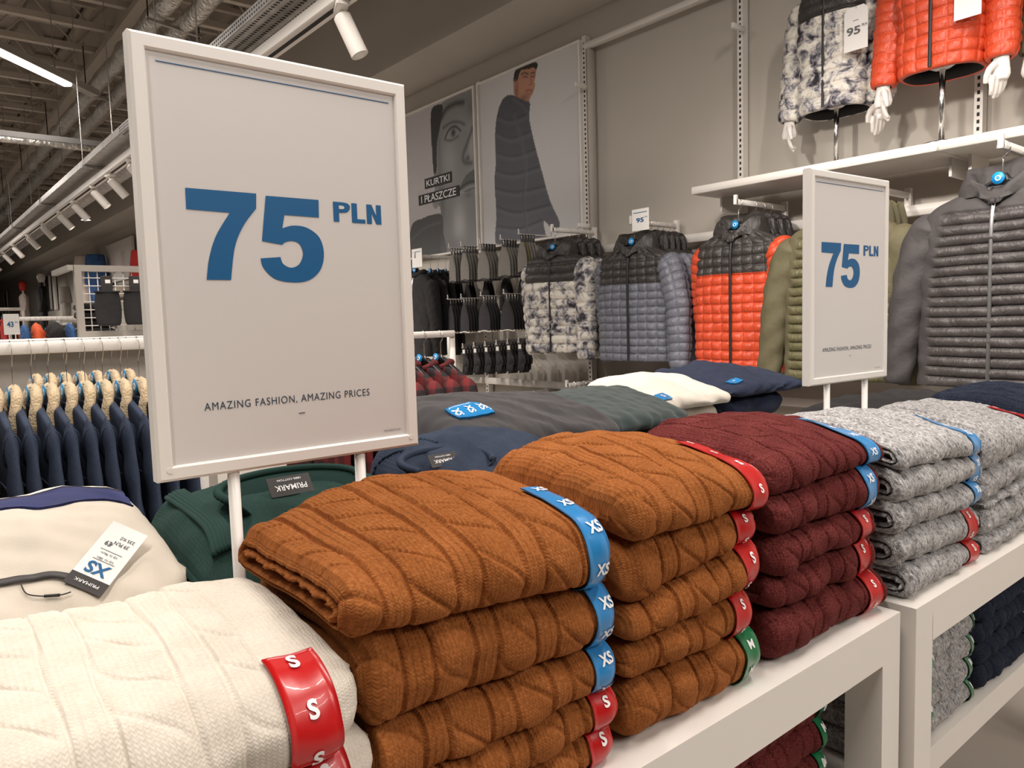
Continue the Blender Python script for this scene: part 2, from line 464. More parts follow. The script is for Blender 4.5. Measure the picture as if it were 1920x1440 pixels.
# ================================================================== THE SETTING
b = MB().box((10, 20, -.05), (60, 80, .1)); struct(b.build('floor', 'floor'))
WX = 3.86
b = MB().box((WX + .05, 27, 2.6), (.1, 60, 5.2)); struct(b.build('wall_back', 'wall'))
# bulkhead above the display wall
b = MB().box(((3.32 + WX) / 2, 27, 4.26), (WX - 3.32, 60, 1.56)); struct(b.build('wall_upper', 'wall'))
# far end wall
b = MB().box((-8, 57, 2.6), (26, .1, 5.2)); struct(b.build('wall_far', 'wall'))
# ribbed steel deck
xs = np.arange(-22, 3.4, .125); V = []; 
zz = [4.92 if (k // 2) % 2 else 5.0 for k in range(len(xs))]
for y in (-3.0, 57.0): V += [(x + (.03 if k % 2 else -.03), y, z) for k, (x, z) in enumerate(zip(xs, zz))]
n = len(xs)
ceil = struct(mesh('ceiling', V, [(k, k + 1, n + k + 1, n + k) for k in range(n - 1)], 'deck', smooth=False))
# joists running across, one object each
JZ = 4.40
jm = MB()
jm.box((0, 0, 0), (22, .07, .06)); jm.box((0, 0, .46), (22, .07, .05))
for k in range(30):
    x = -10.8 + k * .72
    jm.tube([(x, 0, .02), (x + .36, 0, .44), (x + .72, 0, .02)], .013, 5)
j0 = jm.build('joist', 'joist', ceil); j0.location = (-7.6, 3.6, JZ)
for k in range(1, 46):
    j = j0.copy(); C.objects.link(j); j.location = (-7.6, 3.6 + .70 * k, JZ)
# girder along the wall direction
b = MB(); b.box((2.02, 24, 4.33), (.16, 54, .06)); b.box((2.02, 24, 4.62), (.05, 54, .56)); b.box((2.02, 24, 4.9), (.16, 54, .05))
b.build('girder', 'joist', ceil)

# ================================================================== SERVICES UNDER THE CEILING
def foil_pipe(name, x, z, r, label, y0=2.0, y1=40.0):
    P = []; rs = []
    y = y0; k = 0
    while y < y1:
        P.append((x + .006 * math.sin(k * 1.7), y, z + .008 * math.sin(k * 1.1))); rs.append(r * (1 + .06 * math.sin(k * 2.3) + (.08 if k % 6 == 0 else 0)))
        y += .16; k += 1
    return tag(MB().tube(P, rs, 14).build(name, 'foil', smooth=True), label, 'pipe')
foil_pipe('insulated_pipe', 1.90, 3.97, .075, 'foil wrapped ceiling pipe running close beside the steel girder')
foil_pipe('insulated_pipe', 2.09, 3.90, .075, 'foil wrapped ceiling pipe on the bulkhead side of its twin')
for k in range(12):
    y = 4.2 + k * 2.4
    t = thing('pipe_hanger', 'thin rod hanger carrying the foil wrapped ceiling pipes', 'hanger', (2.0, y, 4.33), 'pipe hangers under the girder')
    MB().tube([(1.80, y, 4.36), (1.80, y, 3.86)], .006, 5).build('rod', 'slot', t); MB().tube([(2.19, y, 4.36), (2.19, y, 3.80)], .006, 5).build('rod', 'slot', t)
    MB().box((2.0, y, 3.85), (.42, .03, .025), rot=Matrix.Rotation(.12, 3, 'Y')).build('cross_bar', 'steel', t)
# perforated cable tray over the lighting track
TX = 1.50
t = thing('cable_tray', 'perforated galvanised cable tray above the white lighting track', 'cable tray', (TX, 2.2, 2.80))
b = MB(); b.box((TX, 14.6, 2.80), (.22, 24.6, .006)); b.box((TX - .11, 14.6, 2.825), (.006, 24.6, .05)); b.box((TX + .11, 14.6, 2.825), (.006, 24.6, .05))
b.build('tray', 'steel', t)
hb = MB()
for ky in range(130):
    for kx in range(5):
        y = 2.36 + ky * .028; x = TX - .086 + kx * .043
        hb.box((x, y + (.014 if kx % 2 else 0), 2.7965), (.016, .012, .001))
for ky in range(130):
    for z in (2.815, 2.835):
        hb.box((TX - .1135, 2.36 + ky * .028, z), (.001, .012, .009))
o = hb.build('perforations', 'slot', t); o['kind'] = 'stuff'
for k in range(9):
    y = 2.62 + k * 2.3
    for q in (-.12, .12): MB().tube([(TX + q, y, 4.368), (TX + q, y, 2.78)], .004, 5).build('suspension_rod', 'steel', t)
    MB().box((TX, y, 2.785), (.26, .03, .02)).build('cross_bar', 'steel', t)
t = thing('lighting_track', 'white lighting track hung under the perforated cable tray', 'track', (TX, 2.2, 2.70))
MB().box((TX + .02, 14.4, 2.72), (.075, 24.0, .055), bev=.004).build('rail', 'white', t)
MB().box((TX - .0005 + .02, 14.4, 2.6915), (.02, 24.0, .003)).build('slot', 'slot', t)
def spot_head(label, ang, group=None, deep=.02):
    t = thing('track_spotlight', label, 'spotlight', (0, 0, 0), group)
    MB().box((0, 0, -.012), (.05, .12, .024), bev=.004).build('adapter', 'white', t)
    MB().tube([(0, 0, -.02), (0, 0, -.055)], .009, 8).build('stem', 'white', t)
    R = Matrix.Rotation(math.radians(-ang), 3, 'Y') @ Matrix.Rotation(math.radians(-8), 3, 'X')
    p0 = Vector((0, 0, -.045)); ax = R @ Vector((0, 0, -1))
    L_ = .172
    b = MB(); b.tube([p0, p0 + ax * .006, p0 + ax * L_, p0 + ax * L_, p0 + ax * (L_ - deep)], [.030, .036, .036, .033, .031], 20); auto(b.build('lamp_body', 'white', t, True))
    MB().tube([p0 + ax * (L_ - deep - .003), p0 + ax * (L_ - deep + .001)], [.030, .030], 18).build('lens', 'spot_lit', t, True)
    return t, p0 + ax * (L_ + .012), ax
sp, e0, a0 = spot_head('single white cylinder spotlight hanging near the price sign', 22, deep=.07)
sq, e1, a1 = spot_head('white cylinder spotlight on the ceiling track', 38, 'spotlights along the ceiling track')
SPOTS = [2.86, 5.75, 6.3, 6.95, 7.6, 8.5, 9.3, 10.4, 11.6, 13.0, 14.2, 15.8]
for k, y in enumerate(SPOTS):
    o = (sp, sq)[k] if k < 2 else copy_tree(sq)
    rz = random.uniform(-.35, .35) if k else -.35
    o.location = (TX + .02, y, 2.695); o.rotation_euler = (0, 0, rz)
    Rz = Matrix.Rotation(rz, 3, 'Z'); e_, a_ = (e0, a0) if k == 0 else (e1, a1)
    p = Rz @ e_ + Vector(o.location)
    spotl('track_lamp' if y < 15 else 'track_lamp_offscreen', p, p + Rz @ a_, SPOT_W, 100, 1.0, rad=.03)   # the head's own beam
# LED battens
for k, (x, y) in enumerate(BATTENS):
    t = thing('led_batten', 'lit linear LED batten hanging under the joists' if k == 0 else 'linear LED batten further along the store ceiling', 'light', (x, y, BATTEN_Z), None if k == 0 else 'LED battens over the shop floor', math.radians(47))
    R = Matrix.Rotation(math.radians(47), 3, 'Z')
    c = Vector((x, y, BATTEN_Z)); dv = R @ Vector((1, 0, 0))
    MB().box(c + dv * .11 + Vector((0, 0, .03)), (2.5, .09, .06), rot=R).build('housing', 'metal_grey', t)
    MB().box(c - dv * .05 + Vector((0, 0, -.012)), (2.05, .075, .03), rot=R, bev=.008).build('diffuser', 'lamp_on', t)
    for q in (-.8, .8):
        MB().tube([c + dv * q + Vector((0, 0, .05)), c + dv * q + Vector((0, 0, .766))], .004, 5).build('suspension_wire', 'steel', t)
# conduit tray across the aisle
p = ony(0, 252, 8.2); q = ony(240, 266, 8.2)
t = thing('conduit_tray', 'dark conduit tray crossing below the foil pipes', 'cable tray', (p[0] - 1, 8.2, p[2]))
b = MB(); b.box(((p[0] - 2 + q[0]) / 2, 8.2, p[2]), (q[0] - p[0] + 2, .16, .05)); b.build('tray', 'dark_steel', t)
MB().tube([(p[0] - 2, 8.14, p[2] - .05), (q[0] - .1, 8.14, p[2] - .05)], .03, 10).build('conduit', 'foil', t, True)
# second spiral duct nearer the bulkhead
p = onx(150, 395, 2.3); q = onx(250, 270, 2.3)
tag(MB().tube([(2.3, q[1] - 1.5, (p[2] + q[2]) / 2), (2.3, 30, (p[2] + q[2]) / 2)], .13, 18).build('round_duct', 'steel', smooth=True), 'round galvanised air duct behind the row of spotlights', 'duct')
# pendant shade far off
p = ony(161, 412, 13.4)
t = thing('pendant_lamp', 'small dark pendant shade hanging on a thin wire', 'lamp', (p[0], 13.4, p[2]))
MB().lathe([(.02, .05), (.05, .03), (.085, 0), (.08, -.002)], 18, (p[0], 13.4, p[2])).build('shade', 'slot', t, True)
MB().lathe([(.07, -.004), (.03, -.012)], 14, (p[0], 13.4, p[2])).build('bulb_glass', 'spot_lit', t, True)
MB().tube([(p[0], 13.4, p[2] + .05), (p[0], 13.4, 4.385)], .004, 5).build('wire', 'slot', t)

# ================================================================== DISPLAY TABLES
TZ = .90
def table(label, x0, x1, y0, y1, lw, rail, shelf_z):
    t = thing('display_table', label, 'table', ((x0 + x1) / 2, (y0 + y1) / 2, 0))
    xc, yc = (x0 + x1) / 2, (y0 + y1) / 2
    auto(MB().box((xc, yc, TZ - .015), (x1 - x0, y1 - y0, .03), ).build('table_top', 'white', t), 20)
    for yy in (y0 + .025, y1 - .025):
        MB().box((xc, yy, TZ - .03 - (rail - .03) / 2), (x1 - x0 - 2 * lw + .002, .05, rail - .03)).build('rail', 'white', t)
    for xx in (x0 + .025, x1 - .025):
        MB().box((xx, yc, TZ - .03 - (rail - .03) / 2), (.05, y1 - y0 - 2 * lw + .002, rail - .03)).build('rail', 'white', t)
    for xx in (x0 + lw / 2, x1 - lw / 2):
        for yy in (y0 + lw / 2, y1 - lw / 2):
            auto(MB().box((xx, yy, (TZ - .03) / 2), (lw, lw, TZ - .03)).build('leg', 'white', t), 20)
    MB().box((xc, yc + .03, shelf_z - .03), (x1 - x0 - .01, y1 - y0 - .07, .06)).build('shelf', 'white', t)
    return t
table('white display table under rust and burgundy cable-knit jumpers', -.20, 1.262, .535, 1.75, .062, .074, .50)
table('white display table under grey marl cable-knit jumpers', 1.292, 2.75, .522, 1.75, .068, .074, .535)

# ================================================================== FOLDED KNITWEAR
def cable(x, s, P=.078, L=.050, amp=.0058, sh=0.0):
    """cable panels: narrow purl gutters, strands crossing on a slant, a flat ribbed stripe between"""
    q = (x + sh) / P; p = q % 1.0; idx = np.floor(q)
    t = (s / L + idx * .41) % 1.0
    g = lambda c, w: np.exp(-((p - c) / w) ** 2)
    ez = t * t * (3 - 2 * t)
    c1 = .08 + .56 * ez
    cross = np.exp(-((p - c1) / .042) ** 2) * np.sin(PI * t) ** .5
    c2 = .64 - .56 * ez
    cross2 = np.exp(-((p - c2) / .06) ** 2) * np.exp(-((t - .12) / .12) ** 2) * .6
    inside = ((p > .04) & (p < .67)).astype(float)
    domed = np.sqrt(np.clip(1 - ((p - .36) / .31) ** 2, 0, 1)) * (1 + .16 * np.sin(2 * PI * (t + .25)))
    rib = .60 + .08 * np.cos((p - .84) * 2 * PI / .105)
    h = np.where(inside > 0, .45 + .62 * domed - .62 * np.maximum(cross, cross2), rib)
    gut = np.maximum(g(.045, .028), np.maximum(g(1.045, .028), g(.675, .028)))
    return amp * (h * (1 - gut) - .15 * gut)
class Folded:
    """one folded garment between two surfaces Bl(x,y) and Bu(x,y); front fold at y = yf"""
    def __init__(s, x0, x1, yf, D, Bl, Bu, R=None, rl=.012, rr=.03, seed=0, wob=.004, pillow=False):
        s.x0, s.x1, s.yf, s.D, s.Bl, s.Bu, s.rl, s.rr, s.seed, s.wob = x0, x1, yf, D, Bl, Bu, rl, rr, seed, wob
        xm, ym = (x0 + x1) / 2, yf + .03
        T = float(Bu(np.array([xm]), np.array([ym]))[0] - Bl(np.array([xm]), np.array([ym]))[0])
        s.R = R or min(max(T / 2, .012), .045)
        s.T = T
        R = s.R; a = np.linspace(PI / 2, -PI / 2, 41)
        ty = np.linspace(D - R, R, 60)[:-1]; by = np.linspace(R, D - R, 20)[1:]
        arc = max(T, .02) * .5 * PI / 2
        s.ty = np.concatenate([ty, R - R * np.cos(a), by])
        s.tz = np.concatenate([np.ones_like(ty), .5 + .5 * np.sin(a), np.zeros_like(by)])
        s.ts = np.concatenate([-(arc + ty - R), -np.sin(a) * 0 + (-a / (PI / 2)) * arc, arc + by - R])
        s.arc = arc
    def base(s, x, sv):
        yy = np.interp(sv, s.ts, s.ty); zf = np.interp(sv, s.ts, s.tz)
        return s.place(x, yy, zf)
    def place(s, x, yy, zf):
        R, D = s.R, s.D
        eL = np.clip((x - s.x0) / s.rl, 0, 1); eR = np.clip((s.x1 - x) / s.rr, 0, 1)
        g = np.sqrt(np.clip(1 - (1 - eL) ** 2, 0, 1)) * np.sqrt(np.clip(1 - (1 - eR) ** 2, 0, 1))
        ym = np.clip(yy, R, D - R)
        y = s.yf + ym + (yy - ym) * g
        z = .5 + (zf - .5) * g
        y = y + s.wob * snoise(x * 26, z * 2.0, s.seed) * np.clip(1 - (yy - R) / .06, 0, 1) + .018 * (1 - np.sqrt(np.clip(eR, 0, 1)))
        bl = s.Bl(x, y); bu = s.Bu(x, y)
        return np.stack([x + 0 * y, y, bl + z * (bu - bl)], -1)
    def point(s, x, sv, off=0.0):
        x = np.asarray(x, float); sv = np.asarray(sv, float); e = .002
        p = s.base(x, sv)
        n = np.cross(s.base(x + e, sv) - s.base(x - e, sv), s.base(x, sv - e) - s.base(x, sv + e))
        n = n / (np.linalg.norm(n, axis=-1, keepdims=True) + 1e-12)
        if getattr(s, 'extra', None) is not None: off = (off + s.extra(x, sv) + .0025 * snoise(x * 34, sv * 38, s.seed + 9))[..., None]
        return p + n * off
    def body(s, material, parent, nx=160, ntop=40, nfront=36, top_len=None, cab=True, amp=.0058, layered=True, sh=0.0, P=.078, name='knit_body', extra=None, damp=None):
        s.extra = extra
        R, D, arc = s.R, s.D, s.arc
        L0 = s.ts[0]; 
        st = np.linspace(L0, -arc, ntop)[:-1]; sf = np.linspace(-arc, arc, nfront); sb = np.linspace(arc, s.ts[-1], 7)[1:]
        sv = np.concatenate([st, sf, sb])
        yy = np.interp(sv, s.ts, s.ty); zf = np.interp(sv, s.ts, s.tz)
        a = np.linspace(-PI / 2, PI / 2, 9)[1:-1]
        yy = np.concatenate([yy, D - R + R * np.cos(a)]); zf = np.concatenate([zf, .5 + .5 * np.sin(a)]); sv = np.concatenate([sv, s.ts[-1] + (a + PI / 2) * R])
        m = len(sv)
        k = 7
        ph = (np.arange(k) / k)
        xl = s.x0 + s.rl * (1 - np.cos(ph * PI / 2)) if not layered else s.x0 + s.rl * np.array([.35, .5, .7, .85])
        xr = s.x1 - s.rr * (1 - np.cos(ph * PI / 2))
        xs = np.concatenate([xl, np.linspace(s.x0 + s.rl, s.x1 - s.rr, nx), xr[::-1]])
        X, S = np.meshgrid(xs, sv, indexing='ij')
        Y, Z = np.meshgrid(xs * 0, yy, indexing='ij')[1], np.meshgrid(xs, zf, indexing='ij')[1]
        Pt = s.place(X, Y, Z)
        gx = np.gradient(Pt, axis=0); gs = np.roll(Pt, 1, 1) - np.roll(Pt, -1, 1)
        nrm = np.cross(gx, gs); nrm /= (np.linalg.norm(nrm, axis=-1, keepdims=True) + 1e-12)
        h = np.zeros_like(X)
        if cab: h = cable(X + .0035 * snoise(X * 9, S * 16, s.seed + 3), S + .006 * snoise(X * 20, S * 14, s.seed + 5), amp=amp, sh=sh, P=P) - amp * .35
        h = h + .0025 * snoise(X * 34, S * 38, s.seed + 9) * np.clip(Z * 3, 0, 1)
        if extra is not None: h = h + extra(X, S)
        if damp is not None: h = h * (1 - .9 * np.clip((.5 * (damp[1] - damp[0]) + .005 - np.abs(X - .5 * (damp[0] + damp[1]))) / .005, 0, 1))
        fade = np.clip(Z * 5, 0, 1) * np.clip((X - s.x0) / .006, 0, 1) * np.clip((s.x1 - X) / .02, 0.15, 1)
        Pt = Pt + nrm * (h * fade)[..., None]
        n = len(xs)
        V = Pt.reshape(-1, 3); UV = np.stack([X, S], -1).reshape(-1, 2)
        F = gridf(n, m, True, flip=True)
        # right end closed on its own middle line
        F = F.tolist()
        ring = Pt[-1]; mid = ring.copy(); mid[:, 2] = (ring[:, 2].max() + ring[:, 2].min()) / 2; mid[:, 0] += .001
        bi = len(V); V = np.concatenate([V, mid]); UV = np.concatenate([UV, UV[-m:]])
        o = (n - 1) * m
        F += [(o + j, bi + j, bi + (j + 1) % m, o + (j + 1) % m) for j in range(m)]
        # left end: rolled layers seen edge on
        r0 = Pt[0]
        ym = np.clip(r0[:, 1], s.yf + R, s.yf + D - R)
        zc = s.Bl(r0[:, 0], ym); zu = s.Bu(r0[:, 0], ym); med = np.stack([r0[:, 0], ym, (zc + zu) / 2 - .1 * (zu - zc)], -1)
        rho = [0, .1, .24, .33, .37, .43, .47, .56, .68, .75, .79, .88, 1.0] if layered else [0, .5, 1.0]
        dep = [0, -.004, -.005, -.001, .03, .03, -.002, -.007, -.004, .004, .03, .03, .012] if layered else [0, 0, 0]
        prev = 0; bi = len(V)
        jit = .006 * snoise(np.arange(m) * .25, 0 * np.arange(m), s.seed + 21)
        for q, (rh, dp) in enumerate(zip(rho[1:], dep[1:])):
            ringq = med + (r0 - med) * (1 - rh); ringq[:, 0] = r0[:, 0] + dp + jit * rh
            V = np.concatenate([V, ringq]); UV = np.concatenate([UV, np.stack([s.x0 - rh * .03 + 0 * sv, sv], -1)])
            cur = bi + q * m
            F += [(prev + j, prev + (j + 1) % m, cur + (j + 1) % m, cur + j) for j in range(m)]
            prev = cur
        return mesh(name, V, F, material, parent, True, uv=UV)
    def strip(s, color, txt, xa, xb, sa, sb, parent, first, step, th=.017, off=.0042, ink='letter', turned=False, name='size_strip'):
        na, nb = 8, max(8, int((sb - sa) / .005))
        X, S = np.meshgrid(np.linspace(xa, xb, na), np.linspace(sa, sb, nb), indexing='ij')
        crk = .0008 * snoise(X * 90, S * 60, s.seed + 31)
        top = s.point(X, S, off) ; top[..., 2] += crk
        V = top.reshape(-1, 3); F = gridf(na, nb, flip=True)
        low = s.point(X, S, off - .0012).reshape(-1, 3); k = len(V)
        edge = [i * nb for i in range(na)] + [(na - 1) * nb + j for j in range(1, nb)] + [i * nb + nb - 1 for i in range(na - 2, -1, -1)] + [j for j in range(nb - 2, 0, -1)]
        Fs = F.tolist() + [(edge[q], edge[(q + 1) % len(edge)], k + edge[(q + 1) % len(edge)], k + edge[q]) for q in range(len(edge))]
        o = mesh(name, np.concatenate([V, low]), Fs, color, parent, True)
        xc = (xa + xb) / 2; sc = first
        while sc < sb + .004:
            V2, F2, d = text_mesh(txt, .035)
            w = th * d[0] / d[1]
            a, b_ = V2[:, 0] * w, V2[:, 1] * th
            if turned: a, b_ = -b_, a
            ss = sc - b_
            ok = (ss > sa - .002) & (ss < sb + .012)
            if ok.all():
                P = s.point(xc + a, ss, off + .0012)
                mesh('size_letter', P, F2, ink, o, False)
            sc += step
        return o
def lin(x0, x1, zl, zr):
    return lambda x: zl + (zr - zl) * np.clip((x - x0) / (x1 - x0), -.1, 1.1)
BAND = {'XS': 'band_blue', 'S': 'band_red', 'M': 'band_green'}
COLN = {'XS': 'blue XS', 'S': 'red S', 'M': 'green M'}
ORD = ['top of', 'second in', 'third down in', 'fourth down in', 'bottom of', 'lowest of']
def bound(x0, x1, zl, zr, yf, D, dome, tail=0.0, seed=0, wav=.0, droop=0.0):
    f = lin(x0, x1, zl, zr)
    def B(x, y):
        t = np.clip((y - yf) / (D * .78), 0, 1.3)
        arch = np.sin(np.clip((x - x0) / (x1 - x0), 0, 1) * PI)
        return f(x) + dome * np.sin(np.minimum(t, 1.0) * PI / 2) - tail * np.clip(t - 1, 0, 1) ** 1.5 * 6 + wav * snoise(x * 16, y * 12, seed) * np.clip(t * 3, 0.15, 1) + dome * .25 * arch * np.clip(t * 2, 0, 1) - droop * np.clip(1 - (x - x0) / .13, 0, 1.3) ** 2 * np.clip(t * 1.2, 0, 1)
    return B
def stack(where, yarn, x0, x1, yf, D, levels, sizes, dome, seed, strip_off=.014, strip_w=.038, hires=False, group='', offs=None, layered=True, base=TZ, turned=False, amp=.0060, top_s=-.13, P=.078, th=.0118, right_round=.03, top_nx=260, yarn_name=None, cat='jumper', order=None, droop=.0, lowres=False):
    """levels: (z at left, z at right) of the front gap above each layer, lowest first; last is the crown"""
    n = len(levels); out = []
    Bs = [lambda x, y: base + .0005 + 0 * x + 0 * y]
    for k, (zl, zr) in enumerate(levels):
        Bs.append(bound(x0, x1, zl, zr, yf, D, dome * ((k + 1) / n) ** 1.6, tail=(.012 if k == n - 1 else 0), seed=seed + k, wav=.0045 if k == n - 1 else .003, droop=droop * ((k + 1) / n) ** 3))
    for k in range(n):
        i = n - 1 - k      # from the top
        size = sizes[i]
        dx0, dx1, dy = (offs[i] if offs else (0, 0, 0))
        f = Folded(x0 + dx0, x1 + dx1, yf + dy, D, Bs[k], Bs[k + 1], seed=seed * 13 + k, wob=.005, rr=right_round, rl=.012 if layered else .03)
        onm = order[i] if order else ORD[i]
        t = thing('folded_jumper', f'{yarn_name} jumper, {COLN[size]} strip, {onm} {where}', cat, ((x0 + x1) / 2, yf + D / 2, float(Bs[k](np.array([(x0 + x1) / 2]), np.array([yf + D / 2]))[0])), group)
        top = (i == 0)
        xb = x1 + dx1 - strip_off; xa = xb - strip_w
        f.body(yarn, t, damp=(xa, xb), nx=(top_nx if top else (240 if hires else 180)) if not lowres else 100, ntop=((190 if hires else 130) if top else 7) if not lowres else (24 if top else 5), nfront=(46 if hires else 34) if not lowres else 24, layered=layered, sh=seed * .017 + k * .021, amp=amp, P=P)
        xb = x1 + dx1 - strip_off; xa = xb - strip_w
        a = f.arc
        f.strip(BAND[size], size, xa, xb, (top_s if top else -a - .012), a * .92, t, first=(top_s + .012 if top else -a * .35), step=.04 if top else .034, turned=turned, th=th)
        out.append((t, f))
    return out
def zx(pxs, y):
    return [tuple(ony(px, py, y)[[0, 2]]) for px, py in pxs]
YF = .556
def levels_from(leftpx, rightpx, x0, x1, y):
    out = []
    for l, r in zip(leftpx, rightpx):
        L, R_ = ony(*l, y), ony(*r, y)
        s_ = (R_[2] - L[2]) / (R_[0] - L[0])
        out.append((L[2] + s_ * (x0 - L[0]), R_[2] + s_ * (x1 - R_[0])))
    return out
# --- rust stack beside the white jumpers
LV = levels_from([(700, 1640), (700, 1530), (700, 1400), (652, 1222)], [(1160, 1362), (1160, 1296), (1160, 1217), (1150, 1103)], .285, .612, YF)
LV.append((1.180, 1.176))
stack('the rust stack beside white', 'rust', .285, .612, YF, .262, LV, ['XS', 'XS', 'XS', 'S', 'S'], .030, 3, hires=True, group='rust jumpers in the stack beside the white ones', yarn_name='rust', offs=[(-.008, -.008, -.002), (.010, .004, 0), (.012, .006, .002), (.012, .004, .003), (.012, .0, .004)], top_s=-.125, top_nx=330, droop=.024)
# --- second rust stack
LV = levels_from([(1180, 1300), (1182, 1226), (1168, 1172), (1171, 1034)], [(1414, 1188), (1432, 1101), (1421, 1020), (1449, 952)], .622, .900, YF)
LV.append((1.200, 1.185))
stack('the rust stack beside burgundy', 'rust', .622, .900, YF, .262, LV, ['S', 'S', 'S', 'S', 'M'], .034, 5, hires=True, group='rust jumpers in the stack beside the burgundy ones', yarn_name='rust', offs=[(-.004, .014, -.004), (0, -.002, .004), (0, .002, 0), (0, -.014, .004), (.0, .006, .002)], strip_off=.022, layered=False, top_s=-.14, droop=.016)
# --- burgundy
LV = levels_from([(1425, 1172), (1429, 1112), (1440, 1026), (1459, 945)], [(1646, 1076), (1644, 1005), (1654, 952), (1657, 870)], .925, 1.250, YF)
LV.append((1.195, 1.180))
stack('the tabletop burgundy stack', 'burgundy', .925, 1.250, YF, .262, LV, ['XS', 'XS', 'S', 'S', 'S'], .036, 7, group='burgundy jumpers on the table', yarn_name='burgundy', offs=[(-.006, .02, .0), (0, .002, .002), (0, -.012, 0), (0, -.008, .002), (.0, .02, .0)], strip_off=.04, layered=False, top_s=-.14, amp=.0054, droop=.014)
# --- grey marl, two stacks
LV = levels_from([(1646, 1091), (1646, 1027), (1646, 964), (1646, 898)], [(1819, 1020), (1828, 949), (1836, 907), (1834, 857)], 1.285, 1.640, YF - .012)
LV.append((1.170, 1.148))
stack('the grey stack beside burgundy', 'grey_marl', 1.285, 1.640, YF - .012, .262, LV, ['XS', 'XS', 'XS', 'S', 'S'], .034, 9, group='grey marl jumpers beside the burgundy stack', yarn_name='grey marl', offs=[(0, .02, 0), (-.01, .03, .0), (-.01, .02, .0), (0, 0, 0), (.03, .01, 0)], strip_off=.035, top_s=-.12, amp=.0052, P=.066)
LV = levels_from([(1660, 1020), (1830, 1010), (1834, 964), (1846, 898)], [(1900, 985), (1930, 950), (1930, 895), (1930, 850)], 1.67, 2.03, YF - .012)
LV[0] = (.935, .945); LV[1] = (1.0, 1.0)
LV.append((1.15, 1.14))
stack('the grey stack beside navy', 'grey_marl', 1.672, 2.02, YF - .012, .262, LV, ['S', 'XS', 'S', 'S', 'S'], .030, 12, group='grey marl jumpers beside the navy stack', yarn_name='grey marl', strip_off=.03, top_s=-.12, amp=.0052, P=.066)
# --- navy
LV = [(.95, .95), (1.0, 1.0), (1.05, 1.05), (1.10, 1.10), (1.155, 1.15)]
stack('the tabletop navy stack', 'navy_cable', 2.05, 2.42, YF - .005, .262, LV, ['S', 'S', 'M', 'M', 'M'], .034, 15, group='navy jumpers on the table', yarn_name='navy', strip_off=.03, layered=False)
# --- white
LV = [(.955, .955), (1.005, 1.01)] + levels_from([(100, 1500)], [(690, 1386)], -.09, .296, YF - .02)
LV[2] = (1.035, LV[2][1])
LV.append((1.125, 1.118))
stack('the white stack', 'cream', -.09, .294, YF - .022, .262, LV, ['S', 'S', 'S', 'S'], .030, 18, hires=True, group='white jumpers on the table', yarn_name='white', offs=[(0, -.006, -.006), (0, .002, 0), (0, 0, 0.004), (0, 0, 0.004)], strip_off=.035, strip_w=.042, layered=False, top_s=-.072, amp=.0030, th=.0145, right_round=.045, order=['top of', 'second in', 'third down in', 'bottom of'])

# ================================================================== LOWER SHELF STOCK
def shelf_stack(where, yarn, yarn_name, x0, x1, yf, base, n, h, seed, group, sizes='M'):
    LV = [(base + h * (k + 1), base + h * (k + 1)) for k in range(n)]
    stack(where, yarn, x0, x1, yf, .27, LV, [sizes] * n, .006, seed, group=group, yarn_name=yarn_name, layered=False, base=base, strip_off=.012, strip_w=.03, top_s=-.05, lowres=True)
shelf_stack('the lower-shelf grey stack by the leg', 'grey_marl', 'grey marl', 1.365, 1.535, .58, .535, 5, .052, 31, 'grey jumpers on the lower shelf by the leg')
shelf_stack('the lower-shelf grey stack beside navy', 'grey_marl', 'grey marl', 1.545, 1.80, .60, .535, 5, .052, 33, 'grey jumpers on the lower shelf beside navy')
shelf_stack('the lower-shelf navy stack', 'navy_cable', 'navy', 1.83, 2.18, .60, .535, 5, .052, 35, 'navy jumpers on the lower shelf')
shelf_stack('the lower-shelf burgundy stack', 'burgundy', 'burgundy', .83, 1.165, .60, .50, 5, .058, 37, 'burgundy jumpers on the lower shelf')
shelf_stack('the lower-shelf rust stack', 'rust', 'rust', .46, .80, .60, .50, 5, .056, 39, 'rust jumpers on the lower shelf')

# ================================================================== PRICE SIGNS
def glyph(pts, to2d):
    """closed outline; points flagged 1 are corners"""
    k = len(pts); idx = [i for i, p in enumerate(pts) if len(p) > 2]
    out = []
    for a, b_ in zip(idx, idx[1:] + [idx[0] + k]):
        run = [to2d(*pts[i % k][:2]) for i in range(a, b_ + 1)]
        sp_ = smooth_path(run, 6) if len(run) > 2 else np.array(run, float)
        out += [tuple(p) for p in sp_[:-1]]
    return out
SEVEN = [(347, 352, 1), (480, 363, 1), (480, 391, 1), (456, 424), (440, 464), (433, 525, 1), (387.5, 524.5, 1), (392, 485), (405, 442), (430.5, 399, 1), (349, 392, 1)]
FIVE = [(498, 367, 1), (597, 375, 1), (597.6, 408, 1), (533, 403, 1), (529, 428, 1), (550, 423), (576, 427.5), (599, 446), (607, 476), (600.6, 506), (580, 525), (550, 529.5), (516, 523), (494, 502.5), (488.5, 484.5, 1), (525.6, 482, 1), (531, 495), (546, 502), (561, 495), (568, 476), (561, 457.5), (548, 452), (535, 454), (529, 459, 1), (491, 452, 1)]
SGY = .825
SX0, SX1, SZ0, SZ1 = .205, .522, 1.243, 1.697
SW, SH = SX1 - SX0, SZ1 - SZ0
def to_sign(px, py):
    p = ony(px, py, SGY + .0045); return (p[0] - (SX0 + SX1) / 2, p[2] - SZ0)
